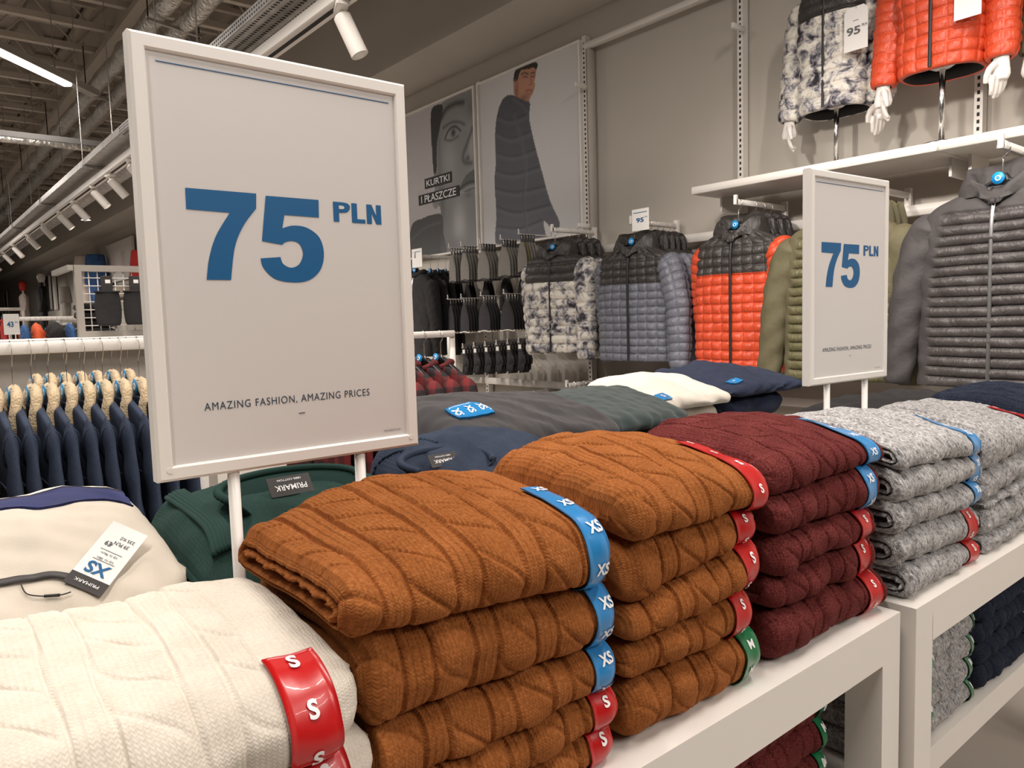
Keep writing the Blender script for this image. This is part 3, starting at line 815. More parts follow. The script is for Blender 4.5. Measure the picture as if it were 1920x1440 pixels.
def price_sign(label, loc, rz, rods=(-.078, .078)):
    t = thing('price_sign', label, 'sign', (0, 0, 0))
    b = MB(); bw, d = .0160, .022; z0 = SZ0 - TZ
    hw = SW / 2
    # moulded frame: outer face, bevel to the recessed print
    outer = [(-hw, 0), (hw, 0), (hw, SH), (-hw, SH)]
    def ring(i, y): return [(x - math.copysign(i, x), y, z0 + (z + i if z < .1 else z - i)) for x, z in outer]
    rings = [ring(.004, d), ring(0, d - .003), ring(0, .003), ring(.003, 0), ring(bw - .002, 0), ring(bw - .0005, .0015), ring(bw, .0048)]
    V = [p for r in rings for p in r]; F = []
    for k in range(len(rings) - 1):
        for j in range(4): F.append((k * 4 + j, k * 4 + (j + 1) % 4, (k + 1) * 4 + (j + 1) % 4, (k + 1) * 4 + j))
    F.append((3, 2, 1, 0)[::-1])
    fr = auto(mesh('frame', V, F, 'sign_white', t), 30)
    for x in (-hw + .012, hw - .012): MB().tube([(x, -.0006, z0 + .012), (x, .002, z0 + .012)], .0032, 12).build('rivet', 'sign_white', fr)
    i = bw
    pn = mesh('print_sheet', [(-hw + i, .0045, z0 + i), (hw - i, .0045, z0 + i), (hw - i, .0045, z0 + SH - i), (-hw + i, .0045, z0 + SH - i)], [(0, 1, 2, 3)], 'sign_print', t, False)
    y = .0040
    for nm, gl in (('numeral', SEVEN), ('numeral', FIVE)):
        o = glyph(gl, to_sign)
        mesh(nm, [(x, y, z0 + z) for x, z in o], [tuple(range(len(o)))[::-1]], 'blue_ink', pn, False)
    c = to_sign(669, 400); a_, b_ = to_sign(625, 400), to_sign(714, 400); hh = to_sign(640, 378)[1] - to_sign(640, 415)[1]
    PLNG = [[(0, 0, 1), (0, 1, 1), (.19, 1, 1), (.28, .97), (.335, .86), (.335, .68), (.28, .52), (.18, .47, 1), (.112, .47, 1), (.112, 0, 1)], [(.375, 0, 1), (.375, 1, 1), (.487, 1, 1), (.487, .20, 1), (.655, .20, 1), (.655, 0, 1)], [(.69, 0, 1), (.69, 1, 1), (.80, 1, 1), (.895, .42, 1), (.895, 1, 1), (1, 1, 1), (1, 0, 1), (.89, 0, 1), (.795, .57, 1), (.795, 0, 1)]]
    ww = b_[0] - a_[0]
    for gl in PLNG:
        o = glyph(gl, lambda u, v: (a_[0] + u * ww, c[1] + (v - .5) * hh))
        mesh('letter_shape', [(x, y, z0 + z) for x, z in o], [tuple(range(len(o)))], 'blue_ink', pn, False)
    ho = glyph([(.112, .82, 1), (.17, .82), (.21, .80), (.222, .735), (.21, .67), (.17, .65), (.112, .65, 1)], lambda u, v: (a_[0] + u * ww, c[1] + (v - .5) * hh))
    mesh('letter_counter', [(x, y - .0003, z0 + z) for x, z in ho], [tuple(range(len(ho)))], 'sign_print', pn, False)
    c2 = to_sign(549, 749); w2 = to_sign(702, 733)[0] - to_sign(396, 766)[0]
    text('lettering', 'AMAZING FASHION, AMAZING PRICES', lambda u, v: (c2[0] + u, y, z0 + c2[1] + v), .0098, 'dark_ink', pn, w=w2, spacing=1.15)
    c3 = to_sign(735, 806)
    text('lettering', 'TUE AUGUST 22 23', lambda u, v: (c3[0] + u, y, z0 + c3[1] + v), .0026, 'grey_ink', pn, w=.024)
    l0, l1 = to_sign(291, 112), to_sign(728, 195)
    mb = MB(); zc = (l0[1] + l1[1]) / 2
    mb.box(((l0[0] + l1[0]) / 2, y, z0 + zc), (l1[0] - l0[0], .0004, .0009)); mb.build('rule', 'blue_ink', pn)
    d0 = to_sign(566, 774); MB().box((d0[0], y, z0 + d0[1]), (.0075, .0004, .0007)).build('rule', 'dark_ink', pn)
    for x in rods: MB().tube([(x, d / 2, 0.006), (x, d / 2, z0 + .004)], .0066, 12).build('rod', 'sign_white', t, True)
    auto(MB().box((0, d / 2, .006), (SW * .85, .020, .012), bev=.002).build('base_plate', 'sign_white', t), 50)
    t.location = loc; t.rotation_euler = (0, 0, rz)
    return t
price_sign('large white 75 PLN price sign behind the rust jumpers', ((SX0 + SX1) / 2, SGY, TZ), 0)
ang = math.radians(-3.4)
price_sign('white 75 PLN price sign behind the grey marl jumpers', (1.497 + SW / 2 * math.cos(ang), SGY + SW / 2 * math.sin(ang), TZ), ang)

# ================================================================== FOLDED SWEATSHIRTS BEHIND THE SIGNS
def plain_fold(name, label, x0, x1, yf, D, z0, zf, dome, m, seed, cat='sweatshirt', tail=.01, group=None, R=None, uvknit=False, tilt=0.0, zl=None):
    Bl = lambda x, y: z0 + 0 * x + 0 * y
    Bu = bound(x0, x1, zf if zl is None else zl, zf, yf, D, dome, tail, seed, .007)
    f = Folded(x0, x1, yf, D, Bl, Bu, R=R, rl=.04, rr=.04, seed=seed, wob=.008)
    t = thing(name, label, cat, ((x0 + x1) / 2, yf + D / 2, z0), group)
    f.body(m, t, nx=60 if dome else 22, ntop=40 if dome else 8, nfront=16 if dome else 10, cab=False, layered=False, name='fabric', extra=lambda X, S: .006 * snoise(X * 17, S * 13, seed + 40) + .002 * snoise(X * 60, S * 20, seed + 41))
    return t, f
def under(x0, x1, yf, D, z1, m, seed, lab, group, n=3):
    """lower folded pieces of the same pile"""
    h = (z1 - TZ) / n
    for k in range(n):
        plain_fold('folded_sweatshirt', lab, x0 + .01, x1 - .01, yf + .01, D - .02, TZ + h * k + .0006, TZ + h * (k + 1), .0, m, seed + k, group=group, tail=0)
# cream top with a royal blue band
under(-.17, .235, .856, .27, 1.085, 'cream_fleece', 60, 'cream sweatshirt folded under the tagged cream top', 'cream sweatshirts under the tagged top')
t, f = plain_fold('folded_sweatshirt', 'cream top with royal blue band and hanging XS price tag', -.17, .245, .848, .28, 1.086, 1.125, .062, 'cream_fleece', 64, zl=1.14)
cream_t, cream_f = t, f
def drape(f, xa, xb, sa, sb, m, parent, name, off=.003, na=24, nb=10):
    X, S = np.meshgrid(np.linspace(xa, xb, na), np.linspace(sa, sb, nb), indexing='ij')
    V = f.point(X, S, off).reshape(-1, 3)
    low = f.point(X, S, off - .004).reshape(-1, 3); k = len(V)
    edge = [i * nb for i in range(na)] + [(na - 1) * nb + j for j in range(1, nb)] + [i * nb + nb - 1 for i in range(na - 2, -1, -1)] + [j for j in range(nb - 2, 0, -1)]
    F = gridf(na, nb, flip=True).tolist() + [(edge[q], edge[(q + 1) % len(edge)], k + edge[(q + 1) % len(edge)], k + edge[q]) for q in range(len(edge))]
    return mesh(name, np.concatenate([V, low]), F, m, parent, True, uv=np.concatenate([np.stack([X, S], -1).reshape(-1, 2)] * 2))
L = f.ts[0]
drape(f, -.165, .225, L + .002, L + .072, 'royal', t, 'blue_band', .003, nb=16)
drape(f, -.165, .225, L - .004, L + .006, 'offwhite', t, 'white_piping', .0045)
# neck tape, cord and swing tag
def on_px(f, px, py, off=0.0):
    """fabric point under a pixel, found on the fold's own surface"""
    best = None
    X, S = np.meshgrid(np.linspace(f.x0 + .01, f.x1 - .01, 120), np.linspace(f.ts[0], f.arc, 120), indexing='ij')
    P = f.point(X, S, off); d = P - np.array([0, 0, CZ])
    w = d @ _F; u = 960 + FPX * (d @ _R) / w; v = 720 - FPX * (d @ _U) / w
    e = (u - px) ** 2 + (v - py) ** 2 + 400 * w
    k = np.unravel_index(np.argmin(e), e.shape)
    return X[k], S[k], P[k]
A = on_px(f, 0, 1094)[:2]; Bq = on_px(f, 150, 1090)[:2]
def ribbon(name, f, pts, w, m, parent, off=.004, wave=.0):
    P = smooth_path(pts, 8); V = []
    for i, (x, s_) in enumerate(P):
        o_ = off + wave * (1 + math.sin(i * .7))
        V += [tuple(f.point(np.array([x]), np.array([s_ - w / 2]), o_)[0]), tuple(f.point(np.array([x]), np.array([s_ + w / 2]), o_)[0])]
    F = [(2 * i, 2 * i + 1, 2 * i + 3, 2 * i + 2) for i in range(len(P) - 1)]
    o = mesh(name, V, F, m, parent, True)
    md = o.modifiers.new('thick', 'SOLIDIFY'); md.thickness = .0008
    return o
nt_ = ribbon('neck_tape', f, [(A[0] - .06, A[1]), A, ((A[0] + Bq[0]) / 2, (A[1] + Bq[1]) / 2 - .002), Bq], .009, 'card_dark', cream_t, .003, .0006)
tag_t = thing('swing_tag', 'white price swing tag marked XS lying on cream top', 'price tag', tuple(on_px(f, 200, 1050)[2]))
K = [on_px(f, *p)[2] for p in ((118, 1096), (190, 1112), (274, 1006), (208, 1004))]
n_ = np.cross(K[1] - K[0], K[3] - K[0]); n_ /= np.linalg.norm(n_)
if n_[2] < 0: n_ = -n_
# flat stiff card lifted onto the cloth
c0 = (K[0] + K[1]) / 2 + n_ * .004; c1 = (K[2] + K[3]) / 2 + n_ * .016
up_ = (c0 - c1); ln = np.linalg.norm(up_); up_ /= ln
rt_ = np.cross(up_, n_); rt_ /= np.linalg.norm(rt_); hw_ = .020; ln = min(ln, .085)
n2 = np.cross(rt_, up_); n2 = n2 if n2[2] > 0 else -n2
card = lambda u, v, h=0.0: c0 - up_ * v + rt_ * u + n2 * h
def slab(name, u0, u1, v0, v1, h0, h1, m, parent):
    P = [card(u, v, h) for h in (h0, h1) for u, v in ((u0, v0), (u1, v0), (u1, v1), (u0, v1))]
    return mesh(name, P, [(3, 2, 1, 0), (4, 5, 6, 7), (0, 1, 5, 4), (1, 2, 6, 5), (2, 3, 7, 6), (3, 0, 4, 7)], m, parent, False)
cd = slab('card', -hw_, hw_, .012, ln, 0, .0007, 'paper', tag_t)
hd = slab('card_header', -hw_, hw_, -.004, .012, 0, .0008, 'card_dark', tag_t)
tf = lambda v0: (lambda u, v: card(u, v0 - v, .0013))
text('lettering', 'PRIMARK', lambda u, v: card(u, .004 - v, .0014), .0036, 'letter', hd, w=.026)
text('lettering', 'XS', lambda u, v: card(u, .023 - v, .0013), .015, 'blue_ink', cd, w=.024, bold=.03)
text('lettering', 'Up to 38in', lambda u, v: card(u, .0365 - v, .0013), .0038, 'dark_ink', cd, w=.018)
text('lettering', 'Up to 96cm', lambda u, v: card(u, .0435 - v, .0013), .0038, 'dark_ink', cd, w=.018)
text('lettering', '€9', lambda u, v: card(u + .008, .056 - v, .0013), .0065, 'dark_ink', cd, w=.008, bold=.02)
text('lettering', '39 PLN', lambda u, v: card(u - .004, .060 - v, .0013), .0048, 'dark_ink', cd, w=.016, bold=.01)
text('lettering', '235 Kč', lambda u, v: card(u - .006, .068 - v, .0013), .0045, 'dark_ink', cd, w=.016, bold=.01)
for v in (.0335, .0475): slab('rule', -.012, .012, v, v + .0004, .0008, .0012, 'dark_ink', cd)
pts = [on_px(f, *p, .004)[2] for p in ((40, 1096), (52, 1112), (80, 1121), (110, 1119), (132, 1108))]
MB().tube(smooth_path(pts, 6), .0007, 6).build('cord', 'cord', tag_t, True)
MB().tube([pts[2], pts[3]], .0016, 8).build('cord_knot', 'cord', tag_t, True)

def collar(f, xc, sc, rx, rs, m, parent, rad=.009, off=.006, name='rib_collar', a0=0, a1=2 * PI):
    A_ = np.linspace(a0, a1, 40)
    P = f.point(xc + rx * np.cos(A_), sc + rs * np.sin(A_), off)
    rings = []
    b = MB(); b.tube([tuple(p) for p in P], rad, 8, flat=(1.0, .7)); return b.build(name, m, parent, True)
def neck_label(f, xc, sc, w, h, parent, lines, off=.008):
    o = drape(f, xc - w / 2, xc + w / 2, sc - h / 2, sc + h / 2, 'card_dark', parent, 'neck_label', off, 8, 6)
    for txt, ds, th, tw in lines:
        V2, F2, d = text_mesh(txt, .01)
        mesh('lettering', f.point(xc - V2[:, 0] * tw, sc + ds + V2[:, 1] * th, off + .0008), F2, 'letter', o, False)
    return o
def neck(f, px, m, parent, lw, lh, lines, rx=.085, rise=.040):
    """open crew neck tipped towards the front: ribbed band standing behind the label"""
    g = on_px(f, *px)[2]; c = Vector(g) + Vector((0, .004, -.006))
    na, nb = 73, 5; V = []; UV = []
    for i, a in enumerate(np.linspace(-2.1, 2.1, na)):
        rib = .0013 * math.cos(i * PI)
        for k in range(nb):
            q = k / (nb - 1); bulge = .006 * math.sin(q * PI)
            r = rx * (.70 + .30 * q) + rib
            V.append((c.x + r * math.sin(a), c.y + .012 + (.026 + .030 * q) * math.cos(a) - bulge, c.z + rise * (q - .25) * (.35 + .65 * max(0, math.cos(a * .62))) ))
    nbk = MB(); nbk.add(V, [tuple(x) for x in gridf(na, nb)])
    o = nbk.build('rib_neckband', m, parent, True); sd = o.modifiers.new('thick', 'SOLIDIFY'); sd.thickness = .004; sd.offset = 1
    rim = [V[i * nb + nb - 1] for i in range(na)]
    MB().tube(rim, .0055, 8).build('neck_seam', m, parent, True)
    lo = [(v[0], v[1] - .002, v[2] - .004) for v in V[0::nb]]
    rt = Vector((1, 0, 0)); up_n = Vector((0, .62, .78)); nn = Vector((0, -.78, .62))
    lc = c + Vector((0, .022, rise * .28 + .008))
    P = [lc + rt * a + up_n * b + nn * h for h in (0, .0012) for a, b in ((-lw / 2, -lh / 2), (lw / 2, -lh / 2), (lw / 2, lh / 2), (-lw / 2, lh / 2))]
    lb = mesh('neck_label', P, [(3, 2, 1, 0), (4, 5, 6, 7), (0, 1, 5, 4), (1, 2, 6, 5), (2, 3, 7, 6), (3, 0, 4, 7)], 'card_dark', parent, False)
    for txt, db, th, tw in lines:
        text('lettering', txt, lambda u, v: lc - rt * u + up_n * (db - v) + nn * .0018, th, 'letter', lb, w=tw, bold=.01)
    return o
# bottle green jumper with crew neck and label
under(.27, .585, .866, .27, 1.075, 'green_knit', 70, 'dark green jumper folded under the labelled green jumper', 'dark green jumpers under the labelled one')
t, f = plain_fold('folded_jumper', 'dark green ribbed jumper with neck label under the large sign', .262, .592, .856, .29, 1.076, 1.115, .048, 'green_knit', 74, cat='jumper')
neck(f, (560, 935), 'green_knit', t, .062, .030, [('PRIMARK', -.003, .0085, .046), ('100% COTTON', .009, .003, .034)], .100, .048)
# raised ribbed sleeve folded across
q0, q1, q2 = on_px(f, 330, 930), on_px(f, 400, 985), on_px(f, 420, 1040)
for k in range(6):
    dx = (k - 2.5) * .0042
    P = smooth_path([tuple(f.point(np.array([q[0] + dx]), np.array([q[1]]), .006)[0]) for q in (q0, q1, q2)], 6)
    MB().tube(P, .0036, 6).build('rib', 'green_knit', t, True)
# navy crew neck jumper
under(.60, .86, .866, .25, 1.10, 'navy_knit', 80, 'navy jumper folded under the labelled navy jumper', 'navy jumpers under the labelled one')
t, f = plain_fold('folded_jumper', 'navy ribbed jumper with neck label beside the large sign', .598, .885, .856, .265, 1.101, 1.145, .060, 'navy_knit', 84, cat='jumper')
neck(f, (850, 880), 'navy_knit', t, .052, .022, [('PRIMARK', -.002, .006, .038), ('100% COTTON', .006, .0025, .028)], .075, .036)
for k in range(12):
    a = on_px(f, 712 + k * 3, 850 + k * 3)
    P = [tuple(f.point(np.array([a[0] - .02 + .003 * k]), np.array([a[1] - .02]), .001)[0]), tuple(f.point(np.array([a[0] + .03 + .003 * k]), np.array([a[1] + .008 * (1 + .1 * k)]), .001)[0])]
    MB().tube(P, .0026, 6).build('rib', 'navy_knit', t, True)
# charcoal sweatshirt with a blue sticker
def sticker(f, px, w, h, m, parent, txt, n=3, off=.005, ang=0.0):
    g = on_px(f, *px)
    o = drape(f, g[0] - w / 2, g[0] + w / 2, g[1] - h / 2, g[1] + h / 2, m, parent, 'size_sticker', off, 10, 5)
    for k in range(n):
        V2, F2, d = text_mesh(txt, .03); th = h * .32; w2 = th * d[0] / d[1]
        xc = g[0] - w / 2 + w * (k + .5) / n
        mesh('size_letter', f.point(xc + V2[:, 1] * th, g[1] + V2[:, 0] * w2, off + .001), F2, 'letter', o, False)
    return o
under(.83, 1.24, 1.14, .30, 1.13, 'charcoal', 90, 'charcoal sweatshirt folded under the stickered charcoal one', 'charcoal sweatshirts under the stickered one')
t, f = plain_fold('folded_sweatshirt', 'charcoal sweatshirt with blue XS sticker folded behind rust jumpers', .805, 1.26, 1.13, .32, 1.131, 1.165, .050, 'charcoal', 94, zl=1.185)
sticker(f, (880, 770), .085, .05, 'band_blue', t, 'XS')
under(1.27, 1.60, 1.22, .30, 1.12, 'bottle', 100, 'bottle green sweatshirt folded under the top green one', 'bottle green sweatshirts in the pile')
t, f = plain_fold('folded_sweatshirt', 'bottle green sweatshirt folded between charcoal and white piles', 1.265, 1.615, 1.21, .32, 1.121, 1.155, .048, 'bottle', 104)
under(1.645, 1.99, 1.36, .30, 1.13, 'offwhite', 110, 'white sweatshirt folded under the stickered white one', 'white sweatshirts under the stickered one')
t, f = plain_fold('folded_sweatshirt', 'white sweatshirt with small blue sticker folded behind burgundy jumpers', 1.635, 2.0, 1.34, .32, 1.131, 1.16, .048, 'offwhite', 114)
sticker(f, (1242, 744), .055, .035, 'band_blue', t, 'XS', 1)
under(2.02, 2.36, 1.36, .32, 1.14, 'navy_fleece', 120, 'navy sweatshirt folded under the stickered navy ones', 'navy sweatshirts under the stickered ones')
t, f = plain_fold('folded_sweatshirt', 'navy sweatshirt with blue stickers folded beside the white pile', 2.01, 2.40, 1.34, .36, 1.141, 1.17, .048, 'navy_fleece', 124)
sticker(f, (1375, 716), .05, .03, 'band_blue', t, 'S', 1)
for k, (x0, x1, lab) in enumerate([(1.30, 1.62, 'black sweatshirt folded behind the grey marl jumpers'), (1.64, 2.02, 'black sweatshirt folded under the small price sign'), (2.05, 2.70, 'black sweatshirt folded behind the navy cable jumpers')]):
    under(x0, x1, .88, .30, 1.05, 'black_cloth', 130 + 5 * k, 'black sweatshirt in the pile ' + ['behind burgundy and grey jumpers', 'under the small price sign', 'behind the navy cable jumpers'][k], 'black sweatshirts on the table, pile ' + 'abc'[k], 2)
    plain_fold('folded_sweatshirt', lab, x0, x1, .87, .32, 1.051, 1.075 + (.02 if k == 2 else 0), .03, 'black_cloth', 150 + k)

# ================================================================== DISPLAY WALL FIXTURES
UPX = 3.80                      # face of the slotted uprights
UPR = [.10, 1.31, 2.52, 3.74, 4.93, 6.12, 7.32]
up0 = None
for k, y in enumerate(UPR):
    if up0 is None:
        up0 = thing('slotted_upright', 'white slotted steel upright on the display wall', 'upright', (0, 0, 0), 'slotted uprights on the display wall')
        MB().box((.025, 0, 1.66), (.05, .035, 3.30)).build('channel', 'white', up0)
        sb_ = MB()
        for q in range(100):
            sb_.box((-.0006, 0, .14 + q * .0315), (.0012, .011, .016))
        o = sb_.build('slots', 'slot', up0); o['kind'] = 'stuff'
        o = up0
    else: o = copy_tree(up0)
    o.location = (UPX, y, 0)
    o['label'] = 'white slotted upright ' + ['beyond the black hybrid jackets', 'between black and olive jackets', 'between olive and grey jackets', 'beside the coat poster', 'between the two posters', 'past the face poster', 'past the black fleeces'][k]
# header rails and side panels of the bays
def bar(name, label, p0, p1, w, h, m='white', cat='rail', group=None):
    c = [(a + b_) / 2 for a, b_ in zip(p0, p1)]
    d = [max(abs(a - b_), e) for a, b_, e in zip(p0, p1, (w, w, h))]
    return tag(auto(MB().box(c, d, bev=.002).build(name, m), 60), label, cat, group)
zt = onx(1240, 30, UPX)[2]
bar('header_rail', 'white header rail along the top of the bay beside posters', (UPX - .01, UPR[2] + .02, zt), (UPX - .01, UPR[3] - .03, zt), .05, .035)
bar('header_rail', 'white header rail above the mannequin shelf', (UPX - .01, UPR[1] + .02, zt), (UPX - .01, UPR[2] - .03, zt), .05, .035)
bar('side_panel', 'thin grey side panel next to the jacket poster', (UPX - .02, UPR[3] - .055, 2.0), (UPX + .04, UPR[3] - .055, 3.24), .02, 1.2, 'wall', 'panel')
for z in (2.96, 2.03):
    bar('shelf_bracket', 'short white shelf bracket on the bay upright beside posters', (UPX - .13, UPR[3] - .04, z), (UPX, UPR[3] - .04, z), .015, .03, cat='bracket', group='shelf brackets by the posters')
bar('shelf_bracket', 'short white bracket on the upright above the mannequin shelf', (UPX - .12, UPR[2] - .03, 2.97), (UPX, UPR[2] - .03, 2.97), .015, .03, cat='bracket')
# back bars the face-out arms plug into
zb = onx(1240, 455, UPX)[2]
for k, (a, b_) in enumerate(zip(UPR[:-1], UPR[1:])):
    if k in (3, 4): continue
    bar('back_bar', ['white back bar behind the black jackets', 'white back bar behind the olive jackets', 'white back bar behind the grey and orange jackets', '', '', 'white back bar behind the black fleeces'][k], (UPX - .02, a + .02, zb), (UPX - .02, b_ - .02, zb), .04, .05)
for k, (a, b_) in enumerate(zip(UPR[:-1], UPR[1:])):
    zlow = onx(1240, 735, UPX)[2]
    bar('back_bar', 'low back bar carrying trouser arms, ' + ['below the black jackets', 'below the olive jackets', 'below the grey jackets', 'below the gloves', 'below the dark beanies', 'below the black fleeces'][k], (UPX - .02, a + .02, zlow), (UPX - .02, b_ - .02, zlow), .04, .05)

# ---- mannequin shelf (two boards meeting on an upright)
SFX = 3.40
szt = onx(1400, 331.8, SFX)[2]; szb = onx(1400, 346.7, SFX)[2]
for a, b_, lab in [(1.325, 2.56, 'white wall shelf board carrying the ink splash mannequin'), (.09, 1.318, 'white wall shelf board carrying the olive mannequin')]:
    t = thing('wall_shelf', lab, 'shelf', ((SFX + WX) / 2, (a + b_) / 2, szb))
    auto(MB().box(((SFX + UPX) / 2, (a + b_) / 2, (szt + szb) / 2), (UPX - SFX, b_ - a, szt - szb), bev=.003).build('board', 'white', t), 60)
    for y in (a + .02, b_ - .05):
        MB().box((UPX - .10, y, szb - .04), (.2, .012, .08)).build('bracket', 'white', t)
    SHELF_TOP = szt

# ================================================================== POSTERS
def cr(x, y): return (400 + .375 * x, .375 * y)
PX = UPX - .012
def paint_grid(y0, y1, z0, z1, ny, nz):
    A_, B_ = np.meshgrid(np.linspace(y0, y1, ny), np.linspace(z0, z1, nz), indexing='ij')
    return A_, B_
def inpoly(A_, B_, poly):
    r = np.zeros(A_.shape, bool); k = len(poly)
    for i in range(k):
        (x1, y1), (x2, y2) = poly[i], poly[(i + 1) % k]
        c = ((y1 > B_) != (y2 > B_)) & (A_ < (x2 - x1) * (B_ - y1) / (y2 - y1 + 1e-12) + x1)
        r ^= c
    return r
def wp(pts, smooth=True):
    q = [onx(*cr(*p), PX)[[1, 2]] for p in pts]
    return smooth_path(q, 5, True) if smooth else np.array(q)
def fill(col, A_, B_, pts, c, smooth=True, alpha=1.0):
    msk = inpoly(A_, B_, wp(pts, smooth))
    col[msk] = col[msk] * (1 - alpha) + np.array(c) * alpha
    return msk
def blob(col, A_, B_, p, rx, rz, c, alpha=1.0, mask=None, rot=0.0):
    y, z = onx(*cr(*p), PX)[[1, 2]]
    dy, dz = -(A_ - y), B_ - z
    if rot: dy, dz = dy * math.cos(rot) + dz * math.sin(rot), -dy * math.sin(rot) + dz * math.cos(rot)
    w = np.exp(-((dy / rx) ** 2 + (dz / rz) ** 2) * 1.2) * alpha
    if mask is not None: w = w * mask
    col[:] = col * (1 - w[..., None]) + np.array(c) * w[..., None]
def stroke(col, A_, B_, pts, wd, c, alpha=.7, mask=None):
    P = smooth_path([onx(*cr(*p), PX)[[1, 2]] for p in pts], 8)
    d = np.full(A_.shape, 9.0)
    for a, b_ in zip(P[:-1], P[1:]):
        ab = b_ - a; t_ = np.clip(((A_ - a[0]) * ab[0] + (B_ - a[1]) * ab[1]) / (ab @ ab + 1e-12), 0, 1)
        d = np.minimum(d, np.hypot(A_ - a[0] - t_ * ab[0], B_ - a[1] - t_ * ab[1]))
    w = np.exp(-(d / wd) ** 2) * alpha
    if mask is not None: w = w * mask
    col[:] = col * (1 - w[..., None]) + np.array(c) * w[..., None]
def G(v): return srgb(v, v, v)
def poster(label, y0, y1, z0, z1, painter, ny=160, nz=175):
    t = thing('wall_poster', label, 'poster', (PX, (y0 + y1) / 2, z0))
    A_, B_ = paint_grid(y1, y0, z0, z1, ny, nz)
    col = np.zeros(A_.shape + (3,))
    painter(col, A_, B_)
    V = np.stack([np.full(A_.shape, PX), A_, B_], -1).reshape(-1, 3)
    rgba = np.concatenate([np.clip(col, 0, 1).reshape(-1, 3), np.ones((V.shape[0], 1))], 1)
    pr = mesh('print', V, gridf(ny, nz), 'print', t, True, cols=rgba)
    e = .016
    for (a, b_, c, d) in [(y0, y1, z1, z1 + e), (y0, y1, z0 - e, z0), (y0 - e, y0, z0 - e, z1 + e), (y1, y1 + e, z0 - e, z1 + e)]:
        MB().box((PX, (a + b_) / 2, (c + d) / 2), (.03, b_ - a, d - c)).build('frame_bar', 'white', t)
    MB().box((PX + .012, (y0 + y1) / 2, (z0 + z1) / 2), (.012, y1 - y0, z1 - z0)).build('backing', 'white', t)
    return t, pr
pz0 = onx(*cr(1840, 1160), PX)[2] - .0; pz1 = onx(*cr(1835, 212), PX)[2]
y2a = onx(*cr(1838, 700), PX)[1]; y2b = onx(*cr(1335, 700), PX)[1]; y1a = onx(*cr(1308, 700), PX)[1]
def paint2(col, A_, B_):
    zz_ = (B_ - pz0) / (pz1 - pz0); yy_ = (y2b - A_) / (y2b - y2a)
    g = .50 + .10 * np.sin(yy_ * 2.2 + .3) + .05 * zz_
    col[:] = np.stack([g * 1.0, g * .985, g * .985], -1)
    jk = [(1480, 474), (1440, 508), (1416, 590), (1408, 700), (1413, 800), (1406, 900), (1411, 1000), (1414, 1100), (1420, 1230), (1560, 1250), (1668, 1215), (1660, 1165), (1652, 1105), (1690, 1138), (1726, 1143), (1728, 1100), (1683, 1000), (1641, 850), (1602, 700), (1580, 590), (1582, 510), (1540, 492)]
    m = fill(col, A_, B_, jk, srgb(70, 70, 78))
    col[m] = col[m] * (1 + .55 * np.clip((.55 - zz_[m]) / .5, 0, 1))[:, None]
    for p in [((1425, 580), (1490, 600), (1590, 560)), ((1410, 660), (1490, 690), (1600, 650)), ((1410, 760), (1500, 780), (1625, 740)), ((1408, 850), (1500, 870), (1640, 830)), ((1408, 940), (1510, 960), (1665, 930)), ((1410, 1030), (1520, 1060), (1690, 1020)), ((1415, 1130), (1530, 1140), (1640, 1100)), ((1500, 560), (1540, 700), (1560, 850), (1550, 1000), (1570, 1180)), ((1500, 480), (1560, 530), (1585, 600))]:
        stroke(col, A_, B_, p, .010, srgb(46, 46, 54), .75, m)
        stroke(col, A_, B_, [(x + 4, y + 16) for x, y in p], .018, srgb(112, 114, 124), .3, m)
    sk = fill(col, A_, B_, [(1507, 380), (1502, 420), (1504, 470), (1530, 492), (1575, 506), (1584, 490), (1600, 460), (1608, 430), (1606, 405), (1612, 380), (1612, 325), (1570, 325)], srgb(190, 138, 112))
    blob(col, A_, B_, (1515, 450), .03, .10, srgb(120, 78, 60), .8, sk); blob(col, A_, B_, (1550, 492), .07, .03, srgb(110, 70, 56), .7, sk)
    fill(col, A_, B_, [(1502, 405), (1504, 370), (1515, 348), (1560, 322), (1617, 312), (1616, 345), (1598, 338), (1572, 345), (1540, 352), (1528, 375), (1518, 405)], srgb(32, 26, 24))
    for p in [((1540, 372), (1556, 364), (1574, 370)), ((1588, 366), (1606, 362))]: stroke(col, A_, B_, p, .007, srgb(40, 26, 22), .9)
    for p in [((1548, 386), (1560, 382), (1570, 387)), ((1592, 384), (1604, 381))]: stroke(col, A_, B_, p, .006, srgb(40, 28, 24), .85)
    stroke(col, A_, B_, ((1584, 380), (1592, 415), (1580, 424)), .006, srgb(120, 78, 60), .7)
    stroke(col, A_, B_, ((1562, 455), (1578, 450), (1594, 453)), .007, srgb(135, 62, 58), .85); stroke(col, A_, B_, ((1568, 468), (1582, 470), (1592, 464)), .006, srgb(150, 95, 78), .6)
    blob(col, A_, B_, (1511, 420), .012, .03, srgb(190, 140, 115), .7)
